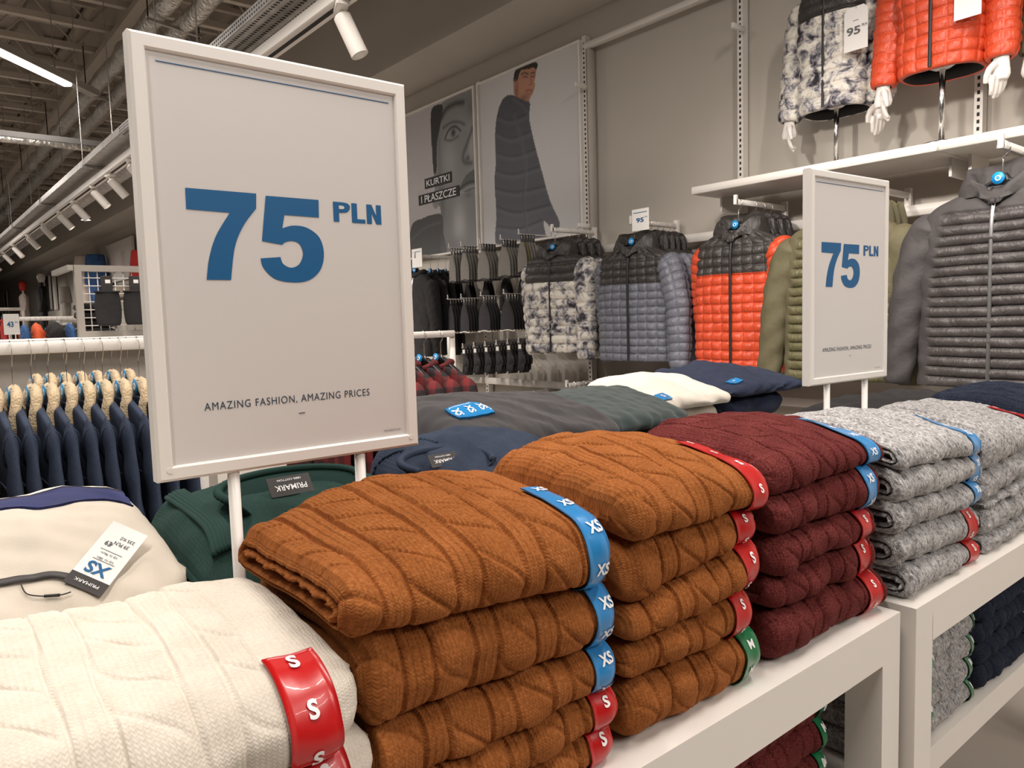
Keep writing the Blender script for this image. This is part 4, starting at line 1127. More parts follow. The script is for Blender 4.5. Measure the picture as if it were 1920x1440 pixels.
def paint1(col, A_, B_):
    col[:] = np.array(srgb(188, 184, 184))
    zz_ = (B_ - pz0) / (pz1 - pz0)
    fc = [(1130, 530), (1112, 600), (1112, 700), (1100, 800), (1102, 870), (1112, 900), (1105, 960), (1096, 1020), (1112, 1044), (1128, 1030), (1140, 1080), (1150, 1300), (1340, 1300), (1340, 440), (1200, 480)]
    m = fill(col, A_, B_, fc, G(132))
    m2 = fill(col, A_, B_, [(990, 1135), (1045, 1092), (1138, 1070), (1150, 1160), (1158, 1300), (990, 1300)], G(72))
    stroke(col, A_, B_, ((990, 1200), (1060, 1140), (1138, 1110)), .012, G(98), .6, m2)
    blob(col, A_, B_, (1230, 1120), .10, .20, G(188), .8, m); blob(col, A_, B_, (1180, 800), .12, .22, G(165), .7, m); blob(col, A_, B_, (1260, 600), .16, .10, G(150), .6, m)
    blob(col, A_, B_, (1290, 720), .05, .18, G(170), .7, m)
    blob(col, A_, B_, (1145, 1010), .05, .20, G(84), .6, m); blob(col, A_, B_, (1290, 540), .10, .12, G(96), .6, m); blob(col, A_, B_, (1130, 760), .03, .3, G(96), .5, m)
    blob(col, A_, B_, (1200, 1230), .25, .09, G(104), .6, m)
    fill(col, A_, B_, [(1092, 545), (1140, 522), (1146, 560), (1132, 640), (1118, 720), (1116, 850), (1102, 862), (1094, 760), (1088, 650)], G(42))
    stroke(col, A_, B_, ((1140, 590), (1165, 545), (1210, 518), (1248, 512)), .026, G(46), .9)
    stroke(col, A_, B_, ((1150, 640), (1190, 612), (1230, 610), (1255, 622)), .014, G(60), .7)
    ev = fill(col, A_, B_, [(1162, 690), (1180, 652), (1208, 636), (1232, 655), (1210, 680), (1185, 692)], G(150))
    blob(col, A_, B_, (1200, 664), .040, .042, G(22), 1.0, ev)
    stroke(col, A_, B_, ((1158, 695), (1178, 650), (1208, 632), (1236, 654)), .010, G(26), .95)
    stroke(col, A_, B_, ((1165, 700), (1190, 702), (1225, 680)), .012, G(70), .7)
    stroke(col, A_, B_, ((1295, 640), (1268, 720), (1248, 780), (1258, 812), (1290, 815)), .022, G(70), .8)
    blob(col, A_, B_, (1272, 790), .03, .025, G(40), .8)
    lp = fill(col, A_, B_, [(1232, 945), (1262, 880), (1300, 850), (1330, 850), (1335, 930), (1290, 950), (1262, 960)], G(84))
    stroke(col, A_, B_, ((1228, 948), (1270, 915), (1330, 900)), .010, G(36), .9)
    stroke(col, A_, B_, ((1240, 960), (1280, 935), (1330, 925)), .016, G(168), .6)
    blob(col, A_, B_, (1275, 975), .06, .03, G(96), .7, m)
    blob(col, A_, B_, (1107, 1030), .014, .02, G(150), .8)
poster('colour poster of a dark-haired man in a padded navy coat', y2a, y2b, pz0, pz1, paint2)
t1, pr1 = poster('black and white close-up face poster with two text boxes', y1a, 6.10, pz0, pz1, paint1)
for txt, quad in (('KURTKI', [(1062, 895), (1192, 856), (1190, 910), (1060, 948)]), ('I PŁASZCZE', [(1032, 985), (1230, 924), (1228, 972), (1030, 1030)])):
    q = np.array([onx(*cr(*p), PX)[[1, 2]] for p in quad])
    ya, yb = q[:, 0].max(), q[:, 0].min(); zc = q[:, 1].mean(); h = .088
    bx_ = MB().box((PX - .003, (ya + yb) / 2, zc), (.004, ya - yb, h)).build('text_box', 'card_dark', t1)
    text('lettering', txt, lambda u, v: (PX - .0058, (ya + yb) / 2 - u, zc + v), h * (.62 if txt[0] == 'K' else .74), 'letter', bx_, w=(ya - yb) * .86, bold=.01)

# ================================================================== JACKETS
def quilt(r, c=None, p=.42):
    h = np.abs(np.sin(PI * r)) ** p
    if c is not None: h = h * np.abs(np.sin(PI * c)) ** p
    return h
def torso(hw=.255, hem=.25, dep=.075, H=.66, row=.046, colw=.062, amp=.011, yoke=.19, style='brick', nv=110, nth=190, front_flat=.0, neck=.075, shoulder=.085):
    """closed padded body; neck ring at z = 0, front towards -Y. returns V, F, material index"""
    FR = np.array([0, .07, .22, .5, .78, .93])
    if row < .3:
        nr_ = max(1, round((H - shoulder) / row)); row = (H - shoulder) / nr_
        zq = np.concatenate([(k + FR) * row for k in range(nr_)] + [[nr_ * row]])
    else: zq = np.linspace(0, H - shoulder, nv // 2)
    zz_ = np.concatenate([np.linspace(0, -shoulder, 10)[:-1], -shoulder - zq])
    u = np.clip(-zz_ / shoulder, 0, 1)
    a = neck + (hw * .93 - neck) * np.sin(u * PI / 2) ** .85
    low = np.clip((-zz_ - shoulder) / (H - shoulder), 0, 1)
    a = np.where(u >= 1, hw * .93 + (hw * .07) * np.sin(np.clip(low * 4, 0, 1) * PI / 2) + (hem - hw) * low ** 1.5, a)
    d = .035 + (dep - .035) * np.sin(np.clip(u * .6 + low * 3, 0, 1) * PI / 2)
    ex = 2 / 2.7
    sup = lambda th: (np.sign(np.cos(th)) * np.abs(np.cos(th)) ** ex, np.sign(np.sin(th)) * np.abs(np.sin(th)) ** ex)
    tf_ = np.linspace(0, 2 * PI, 1441) + PI / 2; fx_, fy_ = sup(tf_)
    af = np.concatenate([[0], np.cumsum(np.hypot(np.diff(fx_) * hw, np.diff(fy_) * dep))])
    if style == 'brick':
        nc = 2 * round(af[-1] / colw / 2); arc = np.concatenate([(k + FR) * af[-1] / nc for k in range(nc)]); colw = af[-1] / nc
    else: arc = np.linspace(0, af[-1], 110, endpoint=False)
    nth = len(arc); th = np.interp(arc, af, tf_)
    cx, cy = sup(th)
    X = a[:, None] * cx[None]; Y = d[:, None] * cy[None]; Z = np.repeat(zz_[:, None], nth, 1)
    r = (-Z - shoulder) / row if row < .3 else Z * 0 + .5
    c = np.repeat((arc / colw)[None], len(zz_), 0) if style == 'brick' else None
    h = amp * quilt(r, c)
    edge_ = np.clip((-Z) / shoulder, 0, 1) * np.clip((H + Z) / .03, 0, 1)
    Zd = Z + .07 * min(row, .06) * snoise(X * 14, Z * 9, 4) * edge_
    X = X + .004 * snoise(X * 10, Z * 16, 5) * edge_
    mi_v = np.zeros_like(X)
    if style in ('brick', 'rows'):
        mi_v = (Z > -yoke).astype(float)
    if style == 'raglan':
        lim = .165 + np.clip((-Z - .05), 0, .3) * .16
        smooth_ = np.abs(X) > lim
        smooth_ |= (Z > -.075)
        h = np.where(smooth_, amp * .8, h); mi_v = smooth_.astype(float)
    h = h + .004 * snoise(X * 22, Z * 18, 8)
    nx_ = cx / (a[:, None] + .02); ny_ = cy / (d[:, None] + .001); nl = np.hypot(nx_, ny_); nx_, ny_ = nx_ / nl, ny_ / nl
    X = X + nx_ * h; Y = Y + ny_ * h
    # front opening line is left to the zip part
    V = np.stack([X, Y, Zd], -1).reshape(-1, 3); n = len(zz_)
    F = gridf(n, nth, True, flip=True)
    mi = mi_v.reshape(n, nth)[:-1].reshape(-1).astype(int)
    # recessed dark underside
    ring = V[-nth:].copy(); r2 = ring * np.array([.93, .85, 1]); r3 = ring * np.array([.9, .8, 1]) + np.array([0, 0, .07])
    b0 = len(V); V = np.concatenate([V, r2, r3]); F = F.tolist(); mi = mi.tolist()
    o = (n - 1) * nth
    for j in range(nth):
        k = (j + 1) % nth
        F.append((o + k, o + j, b0 + j, b0 + k)); mi.append(0)
        F.append((b0 + k, b0 + j, b0 + nth + j, b0 + nth + k)); mi.append(2)
    F.append(tuple(b0 + nth + j for j in range(nth))); mi.append(2)
    F.append(tuple(range(nth))); mi.append(1)
    return V, F, mi, (lambda z: float(np.interp(-z, -zz_, d)))
def sleeve(path, rad, flat=.78, row=.046, ncol=5, amp=.009, nl=84, nr=26, quilted=True, cuff=.03, seed=0):
    P = smooth_path(path, 14); L_ = np.concatenate([[0], np.cumsum(np.linalg.norm(np.diff(P, axis=0), axis=1))])
    nr_ = max(2, round(L_[-1] / row)); FR = np.array([0, .07, .22, .5, .78, .93])
    sL = np.concatenate([(k + FR) * L_[-1] / nr_ for k in range(nr_)] + [[L_[-1]]]) if quilted else np.linspace(0, L_[-1], nl)
    row = L_[-1] / nr_; nl = len(sL)
    Q = np.stack([np.interp(sL, L_, P[:, k]) for k in range(3)], -1)
    rr = np.interp(sL / L_[-1], np.linspace(0, 1, len(rad)), rad)
    T = np.gradient(Q, axis=0); T /= np.linalg.norm(T, axis=1, keepdims=True)
    A_ = np.cross(T, np.array([0, 1.0, 0])); A_ /= np.linalg.norm(A_, axis=1, keepdims=True); B_ = np.cross(T, A_)
    ph = np.linspace(0, 2 * PI, nr, endpoint=False) if not (quilted and ncol) else np.concatenate([(k + FR) * 2 * PI / ncol for k in range(ncol)])
    nr = len(ph)
    h = np.zeros((nl, nr))
    if quilted:
        cc = None if ncol == 0 else np.repeat((ph * ncol / (2 * PI))[None], nl, 0)
        h = amp * quilt(np.repeat((sL / row)[:, None], nr, 1), cc)
    h = h + (.004 if quilted else .006) * snoise(ph[None] * 1.5 + 0 * sL[:, None], sL[:, None] * 20, seed + 1)
    end = np.clip((L_[-1] - sL) / cuff, 0, 1); rr = rr * (.80 + .20 * np.sqrt(end))
    st = np.sqrt(np.clip(sL / .05, 0.02, 1)); rr = rr * st
    V = Q[:, None] + A_[:, None] * ((rr[:, None] + h) * np.cos(ph))[..., None] + B_[:, None] * ((rr[:, None] * flat + h) * np.sin(ph))[..., None]
    V = V.reshape(-1, 3); F = gridf(nl, nr, True).tolist()
    F.append(tuple(range(nr))); b0 = len(V)
    ring = V[-nr:]; c = ring.mean(0); inn = c + (ring - c) * .8; deep = inn + (Q[-4] - Q[-1])
    V = np.concatenate([V, inn, deep]); o = (nl - 1) * nr; mi = [0] * len(F)
    for j in range(nr):
        k = (j + 1) % nr
        F.append((o + j, o + k, b0 + k, b0 + j)); mi.append(0)
        F.append((b0 + j, b0 + k, b0 + nr + k, b0 + nr + j)); mi.append(1)
    F.append(tuple(b0 + nr + j for j in range(nr))); mi.append(1)
    return V, F, mi
def hood_mesh(w=.085, d=.055, seed=0):
    """soft hood collapsed round the neck: funnel that rises behind and rolls down to the shoulders"""
    na, V = 56, []
    prof = [(-.25, -.55), (-.10, .1), (.15, .72), (.42, 1.0), (.72, .86), (.95, .45), (1.08, -.05), (1.05, -.55)]
    k = len(prof)
    for o_, hz in prof:
        for a in np.linspace(0, 2 * PI, na, endpoint=False):
            back = (1 - math.cos(a)) / 2; front = max(0, math.cos(a)) ** 4
            ho = .026 + .046 * back; zo = .045 + .052 * back
            wob = .006 * math.sin(5 * a + 3 * o_ * 2 + seed) + .004 * math.sin(11 * a - 5 * hz + seed)
            x = (w + ho * o_ + wob) * math.sin(a) * (1.0 + .12 * back); y = -(d + ho * .62 * o_ + wob) * math.cos(a)
            V.append((x, y, zo * hz - .055 * front * (1 if hz > -.3 else .3) + .006 * math.sin(4 * a + seed + o_ * 3)))
    b = MB(); b.add(V, [tuple(q) for q in gridf(k, na, True)])
    return b
def zip_part(t, zf, z0, z1, m='zip', w=.007, x=0.0, sway=.0, amp=.011, pull=True):
    P = []
    zs_ = np.linspace(z0, z1, 26)
    V = []; 
    for z in zs_:
        y = -zf(z) - amp - .0015; xx = x + sway * (z0 - z)
        V += [(xx - w, y + .004, z), (xx - w * .7, y, z), (xx + w * .7, y, z), (xx + w, y + .004, z)]
    o = mesh('zip', V, gridf(len(zs_), 4), m, t, True)
    if pull:
        y = -zf(z0) - amp - .006
        MB().box((x, y, z0 - .02), (.007, .004, .03), bev=.001).build('zip_pull', 'zip_metal', o)
    return o
DISC = True
def jacket(name, label, cat, style, mats, sl_mats, row=.046, colw=.062, ncol=5, amp=.015, H=.66, hw=.25, hem=.245, dep=.062, yoke=.19, hood=True, group=None, sl_q=True, sleeves=None, neck=.075, zipm='zip', hood_mat=None, hidden_detail=False, out=1.0):
    t = thing(name, label, cat, (0, 0, 0), group)
    V, F, mi, zf = torso(hw, hem, dep, H, row, colw, amp, yoke, style, neck=neck, nv=110, nth=190)
    mesh('body', V, F, mats + ['lining'], t, True, midx=mi)
    for sx in (-1, 1):
        pth = sleeves(sx) if sleeves else ([(hw * .80, .0, -.075), (hw * 1.0, -.005, -.15), (hw + .065 * out, -.03 if style != 'raglan' else .012, -.36), (hw + .085 * out, -.05 if style != 'raglan' else .022, -.70)] if sx > 0 else [(-hw * .80, .0, -.075), (-hw * .98, .0, -.15), (-hw - .045, -.012, -.36), (-hw - .085, -.03, -.70)] if style == 'raglan' else [(-hw * .74, .01, -.075), (-hw * .90, .025, -.15), (-hw * .98, .055, -.36), (-hw * .95, .06, -.68)])
        V, F, mi = sleeve(pth, [.075, .078, .07, .062, .055], row=row, ncol=ncol, quilted=sl_q, seed=3 + sx, amp=amp * .8)
        if sx > 0: pass
        mesh('sleeve', V, F, sl_mats + ['lining'], t, True, midx=mi)
    if hood: hood_mesh(seed=len(label)).build('hood', hood_mat or mats[min(1, len(mats) - 1)], t, True)
    else:
        A_ = np.linspace(0, 2 * PI, 24, endpoint=False)
        MB().tube([(.082 * math.sin(a), -.045 * math.cos(a), .012 - .03 * max(0, math.cos(a))) for a in A_], .02, 8, closed=True).build('collar', mats[min(1, len(mats) - 1)], t, True)
    zip_part(t, zf, -.03, -H + .006, zipm, amp=amp, sway=0.0)
    return t
def hanger_thing(label, group):
    t = thing('clothes_hanger', label, 'hanger', (0, 0, 0), group)
    P = [(0, 0, .03), (0, 0, .085), (.0, -.0, .10), (.018, 0, .118), (.02, 0, .14), (.0, 0, .158), (-.02, 0, .148), (-.022, 0, .132)]
    MB().tube(smooth_path(P, 5), .0026, 6).build('hook', 'chrome', t, True)
    Q = smooth_path([(-.19, 0, -.075), (-.10, 0, -.02), (0, 0, .025), (.10, 0, -.02), (.19, 0, -.075)], 6)
    MB().tube(Q, [.008 + .008 * math.sin(PI * i / (len(Q) - 1)) for i in range(len(Q))], 8, flat=(1, .6)).build('shoulder_bar', 'hanger_black', t, True)
    MB().tube([(0, -.008, .045), (0, -.006, .0)], [.02, .045], 10, flat=(.35, 1)).build('neck_plate', 'hanger_black', t, True)
    d = MB().tube([(0, -.030, .028), (0, -.034, .028)], .021, 20).build('size_disc', 'disc_blue', t, True)
    A_ = np.linspace(0, 2 * PI, 14, endpoint=False)
    MB().tube([(.008 * math.cos(a), -.0345, .028 + .008 * math.sin(a)) for a in A_], .0022, 5, closed=True).build('size_mark', 'letter', d, True)
    return t
HANG = None
def hang(loc, rz, what, group):
    global HANG
    lab = f'black hanger with chrome hook holding {what}'
    if HANG is None:
        HANG = hanger_thing(lab, group); o = HANG
    else: o = copy_tree(HANG, label=lab, group=group)
    o.location = loc; o.rotation_euler = (0, 0, rz)
    return o
FACE = -PI / 2        # fronts face -X, out from the wall
def faceout(label, x0, x1, y, z):
    """white face-out arm with bracket"""
    t = thing('faceout_arm', label, 'display arm', (x1, y, z))
    auto(MB().box(((x0 + x1) / 2, y, z), (x1 - x0, .018, .028), bev=.002).build('arm', 'white', t), 60)
    MB().box((x0 + .005, y, z + .012), (.012, .018, .045)).build('end_stop', 'white', t)
    MB().box((x1 - .01, y, z - .01), (.02, .03, .09)).build('bracket', 'white', t)
    return t
def run(make, x_front, y, zneck, n, dx, front_label, rear_label, what, group, lean=0.0, jitter=.012, first_rz=0.0, arm_label=None, first=.13, thin=.36, slim=.90):
    """front jacket full, the ones behind pressed flat against each other"""
    f = make(front_label); f.location = (x_front, y, zneck); f.rotation_euler = (0, lean, FACE + first_rz)
    hang((x_front, y, zneck), FACE + first_rz, what, group + ', hangers')
    dx = (UPX - .055 - .032 - x_front - first) / max(1, n - 2) if n > 2 else dx
    dx = min(dx, .075)
    for k in range(1, n):
        o = copy_tree(f, label=rear_label, group=group)
        yy = y + random.uniform(-.006, .006); rz = FACE + first_rz * .8 + random.uniform(-jitter, jitter); x = x_front + first + dx * (k - 1)
        o.location = (x, yy, zneck + random.uniform(-.004, .004)); o.rotation_euler = (0, lean, rz); o.scale = (slim, thin, 1)
        h = hang((x, yy, zneck), rz, what, group + ', hangers'); h.scale = (slim * .95, thin, 1)
    if arm_label: faceout(arm_label, x_front - .03, UPX, y, zneck + .1415)
    return f
# --- grey quilted row
zg = onx(1197, 452, 3.40)
run(lambda l: jacket('quilted_jacket', l, 'jacket', 'brick', ['grey_nylon', 'black_nylon'], ['grey_nylon'], hood=True, yoke=.21, H=.665, hem=.255, hw=.255), 3.40, zg[1] + .03, zg[2] - .03, 5, .075,
    'grey quilted jacket with black yoke, front one below the 95 sign', 'grey quilted jacket with black yoke hanging behind the front one', 'a grey quilted jacket', 'grey quilted jackets', first_rz=.06, arm_label='white face-out arm carrying the grey quilted jackets')
# --- orange quilted row
zo = onx(1385, 425, 3.36)
run(lambda l: jacket('quilted_jacket', l, 'jacket', 'brick', ['orange_nylon', 'black_nylon'], ['orange_nylon'], yoke=.205, H=.70, hem=.255, hw=.25, out=.35), 3.36, zo[1], zo[2] - .02, 4, .085,
    'orange quilted jacket with black yoke and hood, front of its rail', 'orange quilted jacket with black yoke hanging behind the front one', 'an orange quilted jacket', 'orange quilted jackets', first_rz=-.03, arm_label='white face-out arm carrying the orange quilted jackets')
# --- camo row
zc_ = onx(1050, 462, 3.42)
run(lambda l: jacket('quilted_jacket', l, 'jacket', 'rows', ['camo', 'black_nylon'], ['camo'], row=.058, ncol=0, yoke=.20, H=.66, hw=.245, amp=.014, out=.3), 3.42, zc_[1] + .045, zc_[2] - .03, 4, .09,
    'black and white ink splash puffer jacket, front of its rail', 'black and white ink splash puffer hanging behind the front one', 'an ink splash puffer', 'ink splash puffer jackets on the rail', first_rz=.16, arm_label='white face-out arm carrying the ink splash puffers')
# --- olive row
zol = onx(1572, 400, 3.16)
run(lambda l: jacket('hybrid_jacket', l, 'jacket', 'raglan', ['olive_quilt', 'olive_shell'], ['olive_shell'], row=.04, ncol=0, sl_q=False, H=.69, hw=.25, hem=.25, hood=True, out=.3), 3.16, zol[1] - .02, zol[2] - .02, 5, .085,
    'olive green hybrid jacket with quilted front behind small price sign', 'olive green hybrid jacket hanging behind the front olive one', 'an olive jacket', 'olive hybrid jackets', arm_label='white face-out arm carrying the olive jackets', slim=.75)
# --- black row
zbk = onx(1880, 345, 3.02)
run(lambda l: jacket('hybrid_jacket', l, 'jacket', 'raglan', ['black_quilt', 'black_shell'], ['black_shell'], row=.037, ncol=0, sl_q=False, H=.70, hw=.265, hem=.27, zipm='zip_metal', amp=.013), 3.02, zbk[1], zbk[2] - .01, 4, .10,
    'black hybrid jacket with horizontally quilted front, front of its rail', 'black hybrid jacket hanging behind the front black one', 'a black hybrid jacket', 'black hybrid jackets', first_rz=-.12, arm_label='white face-out arm carrying the black hybrid jackets', first=.16, slim=.72)
# --- black fleeces by the far end
zf_ = onx(792, 512, 3.42)
run(lambda l: jacket('zip_fleece', l, 'fleece', 'raglan', ['black_cloth', 'black_cloth'], ['black_cloth'], row=.5, ncol=0, sl_q=False, H=.68, hood=False, zipm='zip_metal', amp=.004, hw=.195, hem=.19, sleeves=lambda sx: [(sx * .15, 0, -.07), (sx * .185, .004, -.15), (sx * .195, .02, -.36), (sx * .19, .03, -.66)]), 3.42, zf_[1] + .07, zf_[2], 4, .09,
    'black zip fleece with pale zip, front of its rail', 'black zip fleece hanging behind the front fleece', 'a black fleece', 'black zip fleeces', arm_label='white face-out arm carrying the black fleeces')
# small price cards on the wall rails
def price_card(label, px0, px1, X, name='price_card', txt='95', rot=.0):
    """flat upright card facing out from the wall"""
    a, b_ = onx(*px0, X), onx(*px1, X)
    yc, zc = (a[1] + b_[1]) / 2, (a[2] + b_[2]) / 2; w, h = abs(a[1] - b_[1]), abs(a[2] - b_[2])
    t = thing(name, label, 'price sign', (X, yc, zc - h / 2))
    MB().box((X, yc, zc), (.004, w, h), bev=.0008).build('card', 'paper', t)
    fn = lambda dy, dz: (lambda u, v: (X - .0032, yc - u - dy, zc + v + dz))
    if txt: text('lettering', txt, fn(-.01 * w, -.02 * h), h * .22, 'blue_ink', t, w=w * .45, bold=.03)
    if txt: text('lettering', 'PLN', fn(.34 * w, .10 * h), h * .06, 'blue_ink', t, w=w * .16, bold=.02)
    MB().box((X - .003, yc, zc + h * .33), (.001, w * .8, h * .03)).build('rule', 'blue_ink', t)
    return t
price_card('white 95 PLN card standing above the grey quilted jackets', (1185, 394), (1217, 430), 3.36)
for px, X, lab in (((772, 468, 792, 500), 3.4, 'small white price card above the black fleeces'),):
    price_card(lab, px[:2], px[2:], X, txt='')

# ================================================================== TORSO MANNEQUINS ON THE SHELF
def hand_mesh(t, wrist, side, yaw=0.0):
    """relaxed mannequin hand hanging from the wrist; one skin with five fingers"""
    b = MB()
    w = Vector(wrist); R = Matrix.Rotation(yaw, 3, 'Z')
    g = lambda x, y, z: w + R @ Vector((x * side, y, z))
    b.tube([g(0, 0, .06), g(0, 0, .0), g(0, -.004, -.025), g(0, -.008, -.055), g(0, -.010, -.075)], [.027, .026, .031, .036, .030], 12, flat=(1.15, .60))
    for k, (dy, ln, cu) in enumerate([(-.030, .062, .8), (-.010, .072, .9), (.010, .068, 1.0), (.029, .054, 1.1)]):
        p0 = g(0, -.008 + dy, -.058); p1 = g(-.004, -.009 + dy, -.065 - ln * .42); p2 = g(-.013 * cu, -.006 + dy * .92, -.065 - ln * .76); p3 = g(-.026 * cu, -.002 + dy * .84, -.065 - ln)
        b.tube([p0, p1, p2, p3], [.0112, .0106, .0098, .0076], 8)
    b.tube([g(-.002, -.026, -.012), g(-.006, -.050, -.034), g(-.010, -.060, -.060), g(-.016, -.058, -.086)], [.016, .014, .0118, .0088], 8)
    o = b.build('hand', 'mann', t, True)
    r = o.modifiers.new('skin', 'REMESH'); r.mode = 'VOXEL'; r.voxel_size = .0034; r.use_smooth_shade = True
    s = o.modifiers.new('soft', 'SMOOTH'); s.iterations = 4; s.factor = .5
    return o
MX = 3.60
def mannequin(MX, label, jlabel, y, hem_px, style, mats, sl, spread, rz, row, ncol, amp, card=None):
    hemz = onx(*hem_px, MX)[2]; H = .64
    zn = hemz + H
    t = thing('torso_mannequin', label, 'mannequin', (MX, y, SHELF_TOP))
    MB().tube([(MX, y, SHELF_TOP + .01), (MX, y, hemz + .10)], .0125, 14).build('pole', 'chrome', t, True)
    MB().lathe([(.095, 0), (.095, .008), (.09, .010), (.02, .012)], 28, (MX, y, SHELF_TOP)).build('base', 'chrome', t, True)
    b = MB(); b.lathe([(.03, -.62), (.11, -.58), (.12, -.45), (.12, -.25), (.11, -.15), (.055, -.06), (.045, .0), (.042, .07), (.02, .075)], 20, (MX, y, zn), (.42, 1.0)); b.build('torso', 'mann', t, True)
    # arms: path in the jacket's local frame (x to the wearer's side, front -Y)
    def sl_path(sx):
        return [(sx * .14, 0, -.075), (sx * .175, .0, -.16), (sx * (.19 + spread * .5), .012, -.36), (sx * (.185 + spread), -.035, -.645)]
    j = jacket('mannequin_jacket', jlabel, 'jacket', style, mats, sl, row=row, ncol=ncol, amp=amp, H=H, hw=.172, hem=.160, dep=.125, yoke=.20, sleeves=sl_path, sl_q=(style != 'raglan'))
    j.location = (MX, y, zn); j.rotation_euler = (0, 0, FACE + rz)
    Rz = Matrix.Rotation(FACE + rz, 3, 'Z')
    for sx in (-1, 1):
        p = Rz @ Vector((sx * (.185 + spread), -.037, -.655)) + Vector((MX, y, zn))
        hand_mesh(t, p, sx, FACE + rz - sx * .45)
    return t, zn
MA, MBX, MCX = 3.67, 3.52, 3.60
pa = onx(1568, 300, MA); pb = onx(1765, 265, MBX); pc = .79
mannequin(MA, 'headless white mannequin on chrome pole under the ink splash jacket', 'ink splash puffer jacket worn by the mannequin on the shelf', pa[1], (1565, 212), 'rows', ['camo', 'black_nylon'], ['camo'], .045, .0, .058, 0, .012)
mannequin(MBX, 'headless white mannequin on chrome pole under the orange jacket', 'orange quilted jacket worn by the mannequin on the shelf', pb[1], (1765, 140), 'brick', ['orange_nylon', 'black_nylon'], ['orange_nylon'], .045, .0, .046, 5, .010)
mannequin(MCX, 'headless white mannequin on chrome pole under the olive jacket', 'olive hybrid jacket worn by the mannequin on the shelf', pc + .02, (1990, 90), 'raglan', ['olive_quilt', 'olive_shell'], ['olive_shell'], .045, .0, .04, 0, .010)
# hanging price tags on two of the jackets
def swing(label, px0, px1, X, txt):
    a, b_ = onx(*px0, X), onx(*px1, X)
    yc = (a[1] + b_[1]) / 2; z1, z0 = a[2], b_[2]; w = abs(a[1] - b_[1]); ch = w * .18
    t = thing('price_tag', label, 'price tag', (X, yc, z0))
    out = [(-w / 2, z0), (w / 2, z0), (w / 2, z1 - ch), (w / 2 - ch, z1), (-w / 2 + ch, z1), (-w / 2, z1 - ch)]
    V = [(X + d, yc - u, z) for d in (0, .0012) for u, z in out]; k = 6
    mesh('card', V, [tuple(range(k)), tuple(range(2 * k - 1, k - 1, -1))] + [(j, k + j, k + (j + 1) % k, (j + 1) % k) for j in range(k)], 'paper', t, False)
    zc = z0 + (z1 - z0) * .45
    if txt: text('lettering', txt, lambda u, v: (X - .001, yc - u + w * .10, zc + v), (z1 - z0) * .19, 'grey_ink', t, w=w * .58, bold=.03)
    if txt: text('lettering', 'PLN', lambda u, v: (X - .001, yc - u - w * .36, zc + v + (z1 - z0) * .08), (z1 - z0) * .06, 'grey_ink', t, w=w * .22, bold=.02)
    MB().box((X - .001, yc, zc + (z1 - z0) * .23), (.0008, w * .22, .002)).build('rule', 'grey_ink', t)
    MB().tube([(X - .001, yc, z1 - .01), (X + .004, yc, z1 + .05)], .0008, 5).build('string', 'cord', t)
swing('white 95 PLN swing tag on the ink splash mannequin jacket', (1583, 19), (1627, 87), MA - .150, '95')
swing('white swing tag on the orange mannequin jacket', (1790, -42), (1840, 25), MBX - .150, '')

# ================================================================== BEANIES AND GLOVES ON HOOKS
def hook_prong(label, x0, y, z, L_, group):
    t = thing('wall_hook', label, 'hook', (UPX, y, z), group)
    MB().tube(smooth_path([(UPX, y, z), (x0 + .02, y, z), (x0, y, z + .012), (x0 - .004, y, z + .035)], 5), .0045, 8).build('prong', 'white', t, True)
    MB().box((UPX - .006, y, z), (.012, .03, .06), bev=.002).build('back_plate', 'white', t)
    return t
def beanie(m, label, group, trim=None):
    t = thing('beanie', label, 'beanie', (0, 0, 0), group)
    n, k = 28, 16; V = []
    for i in range(k):
        t_ = i / (k - 1); z = -.05 - .215 * t_
        w = .060 * math.sin(min(1, .12 + t_ * 1.25) * PI / 2) ** .8 if t_ < .75 else .060 - .002 * (t_ - .75)
        for j in range(n):
            a = 2 * PI * j / n
            V.append((w * math.cos(a) * (1 + .02 * math.sin(6 * a)), .009 * math.sin(a) * (.6 + .4 * t_) + .0012 * math.sin(3 * a + 5 * t_), z + .006 * math.sin(2 * a)))
    F = gridf(k, n, True, flip=True).tolist() + [tuple(range(n))]
    mesh('crown', V, F, m, t, True)
    b = MB(); rim = [(.060 * math.cos(a), .006 * math.sin(a), -.262 + .004 * math.sin(3 * a)) for a in np.linspace(0, 2 * PI, 30, endpoint=False)]
    b.tube(rim, .0055, 8, closed=True); b.build('rolled_brim', trim or m, t, True)
    MB().box((0, 0, -.03), (.03, .003, .07)).build('hang_tag', 'card_dark', t)
    MB().tube([(0, 0, .0), (0, 0, -.03)], .0035, 6).build('hang_loop', 'chrome', t, True)
    return t
BG = {}
def beanies(px, py, X, n, key, mats_, label, rear, group, trim=None, dx=.027, tilt=.0, wide=1.0):
    p = onx(px, py, X); turn = random.uniform(-.06, .06)
    hook_prong('white prong hook holding ' + group, X - .015, p[1], p[2] + .004, .3, 'hooks for ' + group)
    for k in range(n):
        kk = (key, mats_[min(k, len(mats_) - 1)])
        if kk not in BG:
            BG[kk] = beanie(kk[1], label, group, trim); o = BG[kk]
        else: o = copy_tree(BG[kk], label=label if k == 0 else rear, group=group)
        o['label'] = label if k == 0 else rear; o['group'] = group
        o.location = (X + .01 + dx * k, p[1], p[2]); o.rotation_euler = (0, 0, FACE + turn + random.uniform(-.015, .015)); o.scale = (wide, 1, 1)
for px, py, m2, wd in [(845, 466, 'beanie_grey', .75), (868, 462, 'beanie_grey', .95), (903, 458, 'beanie_grey', 1.2), (942, 450, 'beanie_grey', 1.2), (976, 440, 'beanie_olive', .9)]:
    beanies(px, py, 3.50, 5, 'g', ['beanie_grey', m2, 'beanie_grey'], 'grey marl beanie at the front of its hook', 'beanie hanging behind a grey marl one', 'grey beanies below the posters', 'beanie_dark', wide=wd)
